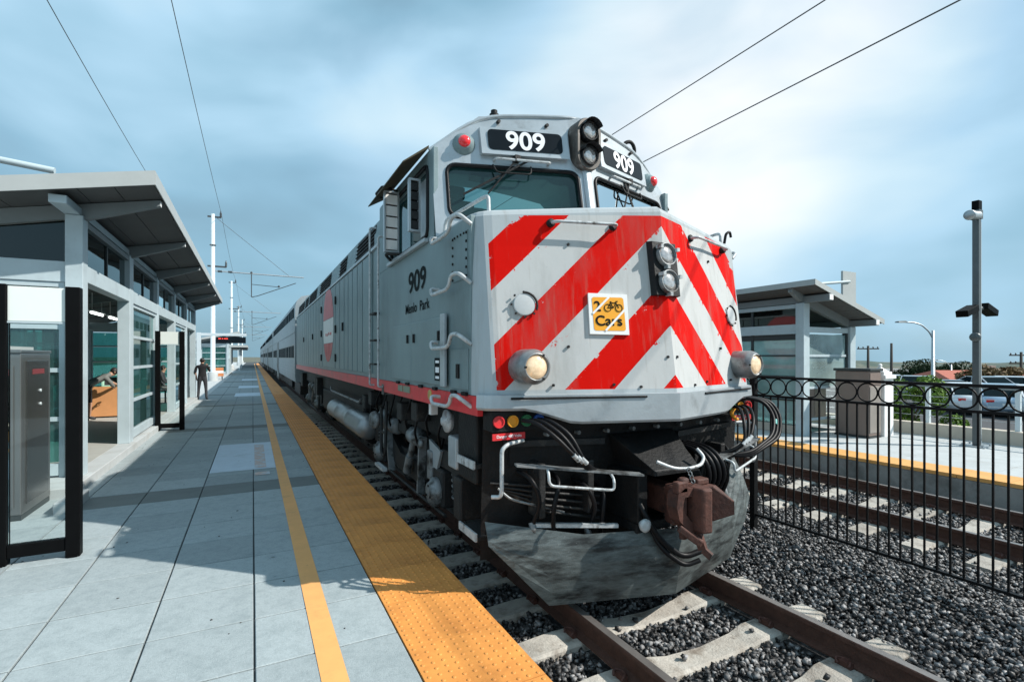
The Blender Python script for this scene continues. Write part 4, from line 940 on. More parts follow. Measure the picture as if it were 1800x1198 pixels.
# pilot plate behind everything on the front
w = MB(); w.loft([[(XC-1.46, 3.66, .40), (XC-.5, 3.56, .40), (XC+.5, 3.56, .40), (XC+1.46, 3.66, .40)], [(XC-1.46, 3.60, 1.60), (XC-.5, 3.42, 1.52), (XC+.5, 3.42, 1.52), (XC+1.46, 3.60, 1.60)]], closed=False, caps=False); w.build('pilot_plate', M_black, loco)
# snow plow: folded steel, V in plan, leaning back towards the top
def plow():
    P = []
    rows = [(0.085, .00), (.30, -.035), (.55, .035), (.80, .12), (.95, .17)]
    xs = [-1.48, -1.30, -1.02, -.75, -.40, 0, .40, .75, 1.02, 1.30, 1.48]
    def yb(a): a = abs(a); return 3.02+.30*a
    def zb(a): a = abs(a); return 0.085 if a <= 1.02 else .085+.50*(a-1.02)/.46
    def zt(a): return .62+(.36 if a > 0 else .13)*max(0, abs(a)-.75)/.73
    V = []
    for k in range(6):
        r = []
        for a in xs:
            z = zb(a)+(zt(a)-zb(a))*k/5; t = (z-.085)/.9
            r.append((XC+a, yb(a)+(-.07*math.sin(min(1, t)*math.pi)+.20*t*t), z))
        V.append(r)
    q = MB(); q.loft(V, False, False, True)
    o = q.build('snow_plow', M_plow, loco); so = o.modifiers.new('solid', 'SOLIDIFY'); so.thickness = .018; so.offset = -1
    for p in o.data.polygons: p.use_smooth = False
    return o
pl = plow()
for a in (-1.1, -.6, .6, 1.1):
    w = MB(); w.box(XC+a-.012, XC+a+.012, 3.02+.3*abs(a)+.06, 3.60, .45, .55); w.build('plow_brace', M_black, pl)
w = MB(); w.beam((XC-1.12, 3.42, .70), (XC-.45, 3.20, .66), .035, .03); w.build('plow_step', M_steelpipe, pl)
w = MB(); w.tube([(XC-1.38, 3.50, 1.0), (XC-1.30, 3.44, .92), (XC-.86, 3.36, .78)], .010, 6); w.build('release_rod', M_trucklight, pl)
_c0 = len(bpy.data.objects); _before = set(bpy.data.objects)
# coupler: shank, head with knuckle and guard arm
cpl = MB(); cpl.box(XC-.10, XC+.10, 2.98, 3.6, .74, .96); cp = cpl.build('coupler', M_rust, loco, bevel=.02)
def horn(poly, z0, z1, nm, mm=M_rust, bev=.018):
    q = MB(); q.prism([(XC+a, b) for a, b in poly], 'z', z0, z1); return q.build(nm, mm, cp, bevel=bev)
horn([(-.13, 3.02), (.14, 3.02), (.19, 2.90), (.17, 2.78), (-.06, 2.76), (-.17, 2.86)], .70, 1.00, 'coupler_head')
q = MB(); q.loft([[(XC+.08, 2.80, .72), (XC+.20, 2.92, .72), (XC+.20, 2.92, 1.0), (XC+.08, 2.80, 1.0)], [(XC+.17, 2.70, .72), (XC+.30, 2.80, .74), (XC+.30, 2.80, .98), (XC+.17, 2.70, 1.0)], [(XC+.31, 2.58, .78), (XC+.36, 2.64, .79), (XC+.36, 2.64, .88), (XC+.31, 2.58, .89)]]); q.build('guard_arm', M_rust, cp, bevel=.012)
horn([(-.05, 2.90), (.06, 2.86), (.075, 2.64), (.03, 2.56), (-.06, 2.58), (-.075, 2.76)], .68, 1.02, 'knuckle')
w = MB()
arc = [(-.02, 1.01), (-.16, 1.02), (-.235, .98), (-.25, .88), (-.22, .78), (-.12, .69), (-.02, .66), (-.02, .73), (-.09, .76), (-.16, .83), (-.18, .90), (-.16, .95), (-.02, .95)]
n_a = len(arc); w.add([(XC+a, 2.70, b) for a, b in arc]+[(XC+a, 2.84, b) for a, b in arc], [(i, (i+1) % n_a, n_a+(i+1) % n_a, n_a+i) for i in range(n_a)])
for k in range(6): w.add([(XC+arc[q_][0], yy_, arc[q_][1]) for yy_ in (2.70,) for q_ in (k, k+1, 11-k, 12-k)], [(0, 1, 2, 3)])
w.build('knuckle_arm', M_rust, cp, bevel=.008)
w = MB(); w.cyl((XC-.13, 2.76, .62), (XC-.13, 2.76, 1.06), .035, n=12); w.lathe((XC-.13, 2.76, 1.06), (0, 0, 1), [(0, .05), (.02, .05), (.03, .03)], 12); w.build('knuckle_pin', M_rust, cp)
w = MB(); w.beam((XC-.02, 2.72, .70), (XC+.01, 2.66, .54), .05, .07); w.beam((XC+.01, 2.66, .54), (XC+.05, 2.60, .49), .045, .05); w.build('lock_lifter', M_rust, cp)
w = MB(); w.box(XC-.24, XC-.12, 2.70, 2.78, .98, 1.07); w.build('coupler_lug', M_rust, cp, bevel=.012)
w = MB(); w.box(XC+.06, XC+.20, 2.78, 2.90, 1.0, 1.05); w.build('coupler_lug', M_rust, cp, bevel=.012)
w = MB(); w.beam((XC-.20, 2.74, .72), (XC-.04, 2.62, .60), .07, .06); w.build('coupler_lug', M_rust, cp, bevel=.012)
for o_ in set(bpy.data.objects)-_before:      # the head sits close to the pilot
    for v_ in o_.data.vertices: 
        yv = v_.co.y+12.4
        if yv < 3.05: v_.co.y = 3.05-(3.05-yv)*.78-12.4
        v_.co.x *= .92
# draft gear carrier and drawbar pocket
w = MB(); w.loft([[(XC-.36, 3.40, 1.36), (XC+.36, 3.40, 1.36), (XC+.36, 3.60, 1.36), (XC-.36, 3.60, 1.36)], [(XC-.26, 2.98, 1.12), (XC+.22, 2.98, 1.12), (XC+.22, 3.60, 1.12), (XC-.26, 3.60, 1.12)], [(XC-.26, 2.98, 1.08), (XC+.22, 2.98, 1.08), (XC+.22, 3.60, 1.08), (XC-.26, 3.60, 1.08)]]); w.build('draft_gear_housing', M_black, loco, bevel=.01)
w = MB(); w.box(XC-.34, XC+.34, 3.10, 3.60, .60, .68); w.box(XC-.34, XC-.24, 3.08, 3.6, .68, 1.08); w.box(XC+.24, XC+.34, 3.08, 3.6, .68, 1.08); w.build('coupler_carrier', M_black, loco, bevel=.012)
w = MB(); w.tube([(XC-.26, 2.96, 1.20), (XC-.14, 2.90, 1.145), (XC+.0, 2.88, 1.135), (XC+.14, 2.88, 1.15), (XC+.22, 2.92, 1.20), (XC+.20, 2.98, 1.26)], .014, 8); w.build('cut_lever', M_steelpipe, loco)
w = MB()
for k in range(4): w.ring((XC-.02+.004*k, 2.86-.01*k, 1.13-.028*k), (1, 0, 0) if k % 2 else (0, 1, 0), .018, .005, 12, 5)
w.build('chain', M_trucklight, loco)
# uncoupling platform bars and stirrups
def ft(dx, z, o=0): return (XC+dx, fy(dx, 1.72)+.10-o, z)
for s in (-1, 1):
    w = MB(); w.beam((XC+s*1.34, 3.28, 1.22), (XC+s*.36, 3.02, 1.10), .09, .014); w.build('end_step', M_trucklight, loco)
    w = MB(); w.tube([(XC+s*1.10, 3.24, 1.19), (XC+s*1.14, 3.14, 1.17), (XC+s*1.14, 3.13, 1.075), (XC+s*.66, 2.98, 1.02), (XC+s*.66, 2.985, 1.10), (XC+s*.62, 3.08, 1.125)], .011, 8); w.build('stirrup', M_steelpipe, loco)
    w = MB(); w.tube([(XC+s*1.20, 3.42, 1.37), (XC+s*1.36, 3.36, 1.365), (XC+s*1.42, 3.35, 1.33), (XC+s*1.42, 3.35, 1.02), (XC+s*1.42, 3.37, .97), (XC+s*1.47, 3.42, .965)], .0158, 8); w.build('corner_grab', M_steelpipe, loco)
    # head-end power receptacles and warning plates
    w = MB(); w.box(*sorted((XC+s*1.46, XC+s*1.02)), 3.43, 3.60, 1.45, 1.60); w.build('receptacle_box', M_black, loco)
    for k, (dx, mm) in enumerate(((1.41, M_red), (1.29, M_amber), (1.17, M_green), (1.06, M_blue))):
        w = MB(); w.lathe((XC+s*dx, 3.44, 1.525), (0, -1, 0), [(0, .046), (.03, .046), (.03, .037), (.02, .036), (.02, 0)], 16, smooth=False); w.build('receptacle', mm, loco)
    w = MB(); w.box(*sorted((XC+s*1.46, XC+s*1.18)), 3.425, 3.435, 1.385, 1.435); wp = w.build('warning_plate', M_red, loco)
    text_obj('warning_text', 'Danger 480 Volts', .030, M_letterwhite, wp, (XC+s*1.32, 3.424, 1.41), (1, 0, 0), (0, 0, 1), bold=.01, sx=.95)
    for k in range(3):
        w = MB(); o_ = .035*k
        w.tube([(XC+s*(1.24-o_*2), 3.36, 1.535), (XC+s*(1.20-o_*2), 3.24, 1.535), (XC+s*(1.10-o_*2), 3.12, 1.44), (XC+s*(.96-o_), 3.05, 1.28-o_*.4), (XC+s*(.82-o_*.6), 3.10, 1.17), (XC+s*(.70-o_), 3.22, 1.12)], .016, 8); w.build('power_cable', M_rubber, loco)
        w = MB(); w.cyl((XC+s*(.98-o_), 3.055, 1.30-o_*.4), (XC+s*(.93-o_), 3.055, 1.255-o_*.4), .019, n=8); w.build('cable_tag', M_steelpipe, loco)
# clutter on the pilot face: channel, bolts, brackets, drooping pipes
w = MB(); w.beam((XC-1.3, 3.56, 1.33), (XC-.42, 3.42, 1.31), .04, .05); w.build('pilot_channel', M_truck, loco)
w = MB(); w.beam((XC+.42, 3.42, 1.31), (XC+1.3, 3.56, 1.33), .04, .05); w.build('pilot_channel', M_truck, loco)
for k in range(10):
    dx = -1.25+k*.28; yy_ = 3.42+.12*max(0, (abs(dx)-.5))
    w = MB(); w.cyl((XC+dx, yy_, 1.40), (XC+dx, yy_-.05, 1.40), .018, n=6); w.build('pilot_bolt', M_trucklight, loco)
for dx in (-1.05, -.62, .58, .98):
    yy_ = 3.40+.12*max(0, (abs(dx)-.5)); w = MB(); w.box(XC+dx-.03, XC+dx+.03, yy_-.09, yy_+.1, .75, 1.18); w.build('pilot_bracket', M_truck, loco, bevel=.01)
for k, (dx, z0, z1, sw) in enumerate(((-1.18, 1.10, .70, .10), (-.88, 1.06, .62, -.12), (-.70, 1.0, .60, .1), (-.50, .95, .55, -.06), (.50, 1.05, .52, .09), (.66, 1.15, .60, -.1), (.85, 1.12, .66, .14), (1.08, 1.15, .72, -.08))):
    yy_ = 3.30+.14*max(0, (abs(dx)-.5)); w = MB(); w.tube([(XC+dx, yy_+.15, z0), (XC+dx+sw*.3, yy_-.02, z0-.02), (XC+dx+sw, yy_-.05, (z0+z1)/2), (XC+dx+sw*.6, yy_+.02, z1)], .019, 8); hz = w.build('brake_hose', M_rubber, loco)
    w = MB(); w.lathe((XC+dx+sw*.6, yy_+.02, z1), (0, -.4, -1), [(-.02, .028), (.03, .03), (.06, .024), (.06, 0)], 10); w.build('hose_coupling', M_trucklight, hz)
for k in range(5):
    w = MB(); w.tube([(XC-1.40+k*.05, 3.60, 1.02-.03*k), (XC-1.0, 3.46, .98-.05*k), (XC-.5, 3.38, .92-.06*k)], .012, 6); w.build('train_line_pipe', M_truck, loco)
# brake hoses bunched right of the coupler and at the right corner
for k in range(4):
    w = MB(); a = .30+.06*k; w.tube([(XC+a, 3.35, 1.24), (XC+a, 3.10, 1.23), (XC+a+.02, 2.98, 1.14), (XC+a+.05, 2.97, .98), (XC+a+.02, 3.06, .84)], .020, 8); w.build('air_hose', M_rubber, loco)
for k in range(3):
    w = MB(); o_ = .05*k; w.tube([(XC+1.30+o_*.4, 3.42, 1.62), (XC+1.46+o_, 3.28, 1.58), (XC+1.50+o_, 3.20, 1.44), (XC+1.38+o_, 3.12, 1.27-o_*.3), (XC+1.02, 3.10, 1.13-o_*.3), (XC+.80, 3.2, 1.12)], .018, 8); w.build('power_cable', M_rubber, loco)
w = MB(); w.cyl((XC+1.50, 3.19, 1.40), (XC+1.47, 3.17, 1.36), .024, n=8); w.build('cable_tag', mat('tag_teal', (.02, .32, .30), .5), loco)
w = MB(); w.tube([(XC+1.22, 3.40, 1.40), (XC+1.10, 3.33, 1.42), (XC+1.04, 3.33, 1.48), (XC+1.12, 3.34, 1.53)], .018, 8); w.build('yellow_handle', M_amber, loco)
w = MB(); w.lathe((XC-.36, 3.02, .71), (0, -1, 0), [(0, .03), (.03, .05), (.05, .052), (.055, .03), (.055, 0)], 16); w.build('glad_hand', M_steelpipe, loco)
w = MB(); w.tube([(XC-.30, 3.2, .95), (XC-.32, 3.05, .80), (XC-.22, 2.98, .58), (XC-.02, 2.92, .42), (XC+.14, 2.88, .46)], .024, 8); w.tube([(XC-.22, 3.2, .8), (XC-.20, 2.98, .50), (XC-.02, 2.90, .36), (XC+.10, 2.86, .40)], .020, 8); w.build('train_line_hose', M_rubber, loco)

# ================================================================== COACHES
def coach(y0, label, detail=True):
    L = 25.6; t = thing('passenger_coach', (XC, y0+L/2, 0), label, 'train car', 'silver coaches behind the locomotive')
    h = [(-1.50, .98), (-1.52, 1.2), (-1.52, 4.05), (-1.46, 4.32), (-1.28, 4.52), (-.7, 4.66), (0, 4.70)]; sec = h+[(-a, b) for a, b in h[-2::-1]]
    q = MB(); q.prism([(XC+a, b) for a, b in sec], 'y', y0, y0+L); o = q.build('car_body', [M_coach, M_coachroof], t)
    for p in o.data.polygons:
        if p.center.z > 4.2 and abs(p.normal.y) < .5: p.material_index = 1
    for s in (-1, 1):
        X = lambda o_: XC+s*(1.52+o_)
        def bx(o0, o1, a, b, z0, z1, nm, mm, par=t): g = MB(); u_, v_ = sorted((X(o0), X(o1))); g.box(u_, v_, a, b, z0, z1); return g.build(nm, mm, par)
        k = 0; y = y0+.7
        while y+1.0 < y0+L-.5:
            ctr = y0+15.4
            bx(-.005, .006, y, y+.95, 3.68, 4.26-.16, 'upper_window', M_coachwin)
            if not (ctr-1.6 < y+.47 < ctr+1.6): bx(-.005, .006, y, y+.95, 1.98, 2.50, 'lower_window', M_coachwin)
            y += 1.24
        bx(-.01, .004, y0+.3, y0+13.7, 1.93, 2.55, 'window_band', mat('coach_band', (.16, .18, .19), .35, .5)); bx(-.01, .004, y0+17.1, y0+L-.3, 1.93, 2.55, 'window_band', MATS['coach_band'])
        for zz in (1.25, 1.4, 1.55, 1.7): bx(0, .012, y0+.1, y0+L-.1, zz, zz+.05, 'flute', M_coach)
        bx(0, .02, y0+.05, y0+L-.05, 3.02, 3.06, 'belt_rail', M_coach)
        d = bx(-.01, .012, y0+14.3, y0+16.5, .70, 2.95, 'door', mat('coach_door', (.10, .12, .125), .4, .3))
        for yy in (y0+14.25, y0+15.4, y0+16.55): bx(.012, .03, yy-.05, yy+.05, .55, 2.98, 'door_post', M_steelpipe, d)
    for yc in (y0+3.2, y0+L-3.2):
        q = MB(); q.box(XC-1.2, XC+1.2, yc-1.6, yc+1.6, .35, .85); b_ = q.build('bogie', M_truck, t)
        for dy in (-1.2, 1.2):
            for s in (-1, 1): q = MB(); q.lathe((XC+s*.68, yc+dy, .46), (s, 0, 0), [(0, .48), (.03, .48), (.04, .46), (.13, .455), (.13, 0)], 24); q.build('wheel', M_truck, b_)
    q = MB(); q.box(XC-1.25, XC+1.25, y0+6, y0+L-6, .45, .97); q.build('underfloor_box', M_black, t)
    for yy in (y0-.22, y0+L+.02):
        q = MB(); q.box(XC-.75, XC+.75, yy, yy+.2, 1.1, 3.6); q.build('gangway', M_rubber, t)
    return t
yy = 22.35
for lab in ('silver two level coach coupled directly behind the grey locomotive', 'second silver coach from the locomotive, partly hidden by the first', 'third silver coach from the locomotive, small in the distance', 'farthest silver coach at the tail of the train'):
    coach(yy, lab); yy += 26.1

# ================================================================== LEFT SHELTER
def pane(par, corners, m_, nm='pane', t=.008):
    c = [Vector(p) for p in corners]; n = (c[1]-c[0]).cross(c[2]-c[0]).normalized()*t
    q = MB(); q.loft([c, [p+n for p in c]]); return q.build(nm, m_, par)
def bxp(par, x0, x1, y0, y1, z0, z1, nm, m_, bev=0):
    q = MB(); q.box(x0, x1, y0, y1, z0, z1); return q.build(nm, m_, par, bevel=bev)
def shelter(yb, name, label, bays, opens, detail=True):
    """bays: column positions along the track; opens: which bays are doorways"""
    ya, yz = bays[0], bays[-1]
    t = thing(name, (-3.9, (ya+yz)/2, PZ), label, 'shelter', 'glazed shelters on the near platform')
    FX = -2.13; BX = -5.6; ZF = PZ+.13
    bxp(t, -6.1, -2.05, ya-.85, yz+.6, PZ-.02, ZF, 'plinth', M_conclight, .01)
    fl = bxp(t, BX+.1, -2.32, ya+.12, yz-.1, ZF-.02, ZF+.004, 'floor', M_floor)
    und = lambda x: 4.40+.208*(x+1.2)
    for i, y in enumerate(bays):
        wide = .12 if i != 1 else .17
        bxp(t, FX-.2, FX, y-wide, y+wide, ZF, 4.02, 'column', M_pale, .008)
        bxp(t, BX-.16, BX, y-.09, y+.09, ZF, und(BX)-.25, 'rear_column', M_pale, .008)
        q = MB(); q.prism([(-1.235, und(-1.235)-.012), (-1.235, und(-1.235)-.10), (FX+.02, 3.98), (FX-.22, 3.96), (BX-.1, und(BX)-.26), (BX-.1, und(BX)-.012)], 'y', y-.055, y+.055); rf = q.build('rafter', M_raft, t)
        bxp(rf, -1.245, -1.232, y-.05, y+.05, und(-1.235)-.10, und(-1.235)-.03, 'end_cap', M_white)
    bxp(t, FX-.22, FX-.03, ya-.70, yz+.55, 4.025, 4.135, 'longitudinal_beam', M_pale, .01)
    bxp(t, FX-.16, FX-.01, ya+.125, yz-.125, 3.90, 3.985, 'clerestory_head', M_raft)
    for i, (a, b) in enumerate(zip(bays, bays[1:])):
        a2, b2 = a+(.12 if i != 1 else .17)+.002, b-(.12 if i != 0 else .17)-.002
        bxp(t, FX-.18, FX-.004, a2, b2, 3.10, 3.34, 'door_beam', M_pale, .006)
        mid = (a2+b2)/2
        for u, v in ((a2, mid-.02), (mid+.02, b2)):
            w_ = pane(t, [(FX-.09, u+.01, 3.345), (FX-.09, v-.01, 3.345), (FX-.09, v-.01, 3.895), (FX-.09, u+.01, 3.895)], M_glassdark, 'clerestory_pane')
        bxp(t, FX-.11, FX-.06, mid-.02, mid+.02, 3.342, 3.898, 'mullion', M_mull)
        if i in opens:
            continue
        # glazed bay: frame, three rails, four panes
        bxp(t, FX-.15, FX-.03, a2, a2+.07, ZF, 3.095, 'frame_stile', M_pale); bxp(t, FX-.15, FX-.03, b2-.07, b2, ZF, 3.095, 'frame_stile', M_pale)
        zs = [ZF+.22, 1.13, 1.80, 2.43, 3.03]
        bxp(t, FX-.15, FX-.03, a2+.072, b2-.072, ZF+.04, ZF+.20, 'kick_rail', M_pale); bxp(t, FX-.15, FX-.03, a2+.072, b2-.072, 3.03, 3.095, 'frame_rail', M_pale)
        for z0, z1 in zip(zs, zs[1:]):
            pane(t, [(FX-.09, a2+.075, z0+.01), (FX-.09, b2-.075, z0+.01), (FX-.09, b2-.075, z1-.035), (FX-.09, a2+.075, z1-.035)], M_glass)
            if z1 < 3: bxp(t, FX-.13, FX-.045, a2+.072, b2-.072, z1-.03, z1+.03, 'glazing_bar', M_pale)
    # end walls
    for y, sgn in ((ya, 1), (yz, -1)):
        bxp(t, BX+.002, FX-.204, y-.07, y+.07, 3.07, 3.36, 'end_beam', M_pale, .006)
        xs = np.linspace(FX-.21, BX+.01, 4)
        for xa, xb in zip(xs, xs[1:]):
            xa, xb = xa-.01, xb+.01
            bxp(t, xa-.06, xa, y-.05, y+.05, ZF, 3.065, 'frame_stile', M_pale); bxp(t, xb, xb+.06, y-.05, y+.05, ZF, 3.065, 'frame_stile', M_pale)
            zs = [ZF+.20, 1.15, 1.835, 2.44, 3.0]
            bxp(t, xb+.062, xa-.062, y-.05, y+.05, ZF+.03, ZF+.19, 'kick_rail', M_pale); bxp(t, xb+.062, xa-.062, y-.05, y+.05, 3.0, 3.065, 'frame_rail', M_pale)
            for z0, z1 in zip(zs, zs[1:]):
                pane(t, [(xb+.064, y, z0+.01), (xa-.064, y, z0+.01), (xa-.064, y, z1-.035), (xb+.064, y, z1-.035)], M_glass)
                if z1 < 2.9: bxp(t, xb+.062, xa-.062, y-.04, y+.04, z1-.03, z1+.03, 'glazing_bar', M_pale)
        q = MB(); q.prism([(FX-.215, 3.365), (FX-.215, 3.95), (BX+.02, und(BX)-.27), (BX+.02, min(3.365, und(BX)-.28))], 'y', y-.004, y+.004); q.build('gable_pane', M_glassdark, t)
    # rear wall: dark mullion grid
    hb = und(BX)-.27
    bxp(t, BX-.13, BX-.03, ya+.10, yz-.1, hb-.14, hb, 'rear_head', M_mull)
    for i, (a, b) in enumerate(zip(bays, bays[1:])):
        n = 4; ys_ = np.linspace(a+.10, b-.10, n+1)
        for k in range(1, n): bxp(t, BX-.11, BX-.05, ys_[k]-.03, ys_[k]+.03, ZF, hb-.142, 'rear_mullion', M_mull)
        zs = [ZF+.02, 1.13, 1.80, 2.43, hb-.145]
        for z in zs[1:-1]: bxp(t, BX-.105, BX-.055, a+.10, b-.10, z-.025, z+.025, 'rear_transom', M_mull)
        for k in range(n):
            for z0, z1 in zip(zs, zs[1:]): pane(t, [(BX-.08, ys_[k]+.032, z0+.027), (BX-.08, ys_[k+1]-.032, z0+.027), (BX-.08, ys_[k+1]-.032, z1-.027), (BX-.08, ys_[k]+.032, z1-.027)], M_glass)
    # roof: deck with fascia, soffit panels between the rafters
    y0, y1 = ya-.85, yz+.75
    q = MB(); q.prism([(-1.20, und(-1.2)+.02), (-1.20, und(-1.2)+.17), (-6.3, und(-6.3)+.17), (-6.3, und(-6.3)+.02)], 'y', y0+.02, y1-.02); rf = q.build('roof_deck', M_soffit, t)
    for yy_ in (y0, y1-.018):
        q = MB(); q.prism([(-1.19, und(-1.2)-.02), (-1.19, und(-1.2)+.175), (-6.32, und(-6.32)+.175), (-6.32, und(-6.32)-.02)], 'y', yy_, yy_+.018); q.build('fascia', M_fascia, rf)
    bxp(rf, -1.199, -1.185, y0+.02, y1-.02, und(-1.2)-.015, und(-1.2)+.172, 'fascia', M_fascia)
    es = [y0+.03]+list(bays)+[y1-.03]
    xsn = [-1.215, -1.66, -2.05, -2.9, -3.8, -4.7, -5.5, -6.28]
    for a, b in zip(es, es[1:]):
        for xa, xb in zip(xsn, xsn[1:]):
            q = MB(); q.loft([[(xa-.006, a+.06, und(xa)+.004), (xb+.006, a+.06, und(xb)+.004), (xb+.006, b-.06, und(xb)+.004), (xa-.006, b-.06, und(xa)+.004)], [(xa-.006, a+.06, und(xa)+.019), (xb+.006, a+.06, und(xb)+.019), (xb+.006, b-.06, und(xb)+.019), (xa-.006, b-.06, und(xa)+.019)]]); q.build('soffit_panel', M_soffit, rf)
    # ceiling tubes
    for y in (18.4, 20.4, 14.0):
        if ya < y < yz:
            q = MB(); q.cyl((-4.0, y-.6, 3.26), (-4.0, y+.6, 3.26), .03, n=10); q.build('lamp_tube', M_tubelamp, t)
            bxp(t, -4.07, -3.93, y-.64, y+.64, 3.295, 3.34, 'lamp_housing', M_white)
            for dy in (-.5, .5): bxp(t, -4.01, -3.99, y+dy-.01, y+dy+.01, 3.34, und(-4)-.0, 'lamp_hanger', M_white)
    return t
sh = shelter(9.2, 'platform_shelter', 'long pale steel and glass shelter beside the platform, nearest the camera', [9.2, 12.3, 15.45, 18.6, 21.7, 24.8], {0, 2, 4})
q = MB(); q.tube([(-2.95, 11, 5.14), (-4.9, 11, 5.33)], .055, 12); q.tube([(-4.6, 11, 5.3), (-4.6, 11, 3.85)], .06, 12); q.build('roof_tube', M_pale, sh)
bxp(sh, -2.048, -1.86, 7.55, 8.2, PZ-.01, PZ+.13, 'kerb_block', M_conclight, .015)
shelter(58, 'platform_shelter', 'small distant glass shelter beside the platform beyond the black hanging sign', [58, 61.1, 64.2], {1})

# black framed notice stands
def stand(x0, y, label):
    t = thing('notice_stand', (x0+.3, y, PZ), label, 'sign stand', 'black framed notice stands on the near platform')
    bxp(t, x0, x0+.105, y-.05, y+.05, PZ, 2.655, 'post', M_blackframe, .006); bxp(t, x0+.50, x0+.605, y-.05, y+.05, PZ, 2.655, 'post', M_blackframe, .006)
    bxp(t, x0+.107, x0+.498, y-.04, y+.04, .265, .375, 'bottom_bar', M_blackframe, .004)
    bxp(t, x0+.107, x0+.498, y-.025, y+.025, 2.335, 2.64, 'header_panel', M_panelwhite, .004)
    bxp(t, x0+.107, x0+.498, y-.03, y+.03, 2.318, 2.333, 'glass_clamp', M_pale)
    bxp(t, x0+.108, x0+.497, y-.005, y+.005, .38, 2.315, 'pane', M_glassclear)
    for dx in (.05, .555): bxp(t, x0+dx-.035, x0+dx+.035, y-.062, y+.062, PZ+.002, PZ+.02, 'foot_plate', M_blackframe)
stand(-2.005, 5.92, 'tall black framed notice stand with white header, cut by the left picture edge')
stand(-2.12, 14.92, 'black framed notice stand with white header in front of the shelter doorway')

# stainless ticket cabinet
cb = thing('ticket_cabinet', (-2.6, 7.9, PZ), 'tall stainless steel cabinet standing behind the nearest black frame', 'cabinet')
bxp(cb, -3.0, -2.285, 7.45, 8.33, PZ, PZ+.06, 'cabinet_base', M_mull)
bxp(cb, -3.02, -2.28, 7.44, 8.34, PZ+.062, 2.06, 'cabinet_body', M_stainless, .012)
bxp(cb, -3.03, -2.27, 7.42, 8.35, 2.063, 2.10, 'cabinet_top', M_stainless, .01)
bxp(cb, -2.96, -2.34, 7.425, 7.438, .35, 1.92, 'front_door', M_stainless, .006)
bxp(cb, -2.3, -2.268, 7.56, 8.24, .36, 1.98, 'side_door', mat('cabinet_dark_door', (.07, .068, .066), .22, .6, .2, 2), .006)
bxp(cb, -2.268, -2.264, 7.72, 8.08, 1.82, 1.88, 'red_lettering', mat('dull_red', (.20, .03, .035), .5, 0, .5, 60))
for z_ in (1.62, 1.46): 
    q = MB(); q.lathe((-2.268, 7.95, z_), (1, 0, 0), [(0, .02), (.012, .02), (.015, .012)], 12); q.build('lock', M_steelpipe, cb)
q = MB(); q.lathe((-2.42, 7.423, .92), (0, -1, 0), [(0, .03), (.03, .028), (.035, .015)], 12); q.build('door_lock', M_steelpipe, cb)
q = MB(); q.sphere((-2.62, 7.7, 2.13), .085, 14, 8, (1, 1, .7)); q.build('camera_dome', M_pale, cb)
bxp(cb, -2.9, -2.4, 7.5, 8.2, 2.102, 2.14, 'cabinet_cap', M_fascia)

# tan recycling counter with mint bin tops
rc = thing('recycling_counter', (-3.6, 17.8, PZ+.13), 'tan boxed recycling counter with a mint green bin hood inside the shelter', 'bin')
bxp(rc, -4.05, -3.30, 17.5, 18.15, PZ+.17, 1.19, 'bin_housing', M_tan, .01); bxp(rc, -4.0, -3.34, 17.54, 18.1, PZ+.135, PZ+.168, 'bin_plinth', M_mull)
q = MB()
for x0, x1 in ((-3.72, -3.32),):
    q.box(x0, x1, 17.52, 17.56, 1.195, 1.23); q.box(x0, x0+.05, 17.52, 18.1, 1.23, 1.50); q.box(x1-.05, x1, 17.52, 17.6, 1.23, 1.50); q.box(x1-.05, x1, 18.02, 18.1, 1.23, 1.5); q.box(x0, x1, 17.52, 18.1, 1.501, 1.55)
q.build('bin_hood', M_mint, rc, bevel=.012)
bxp(rc, -3.66, -3.38, 17.62, 18.05, 1.195, 1.44, 'bin_liner', M_cloth_dark)

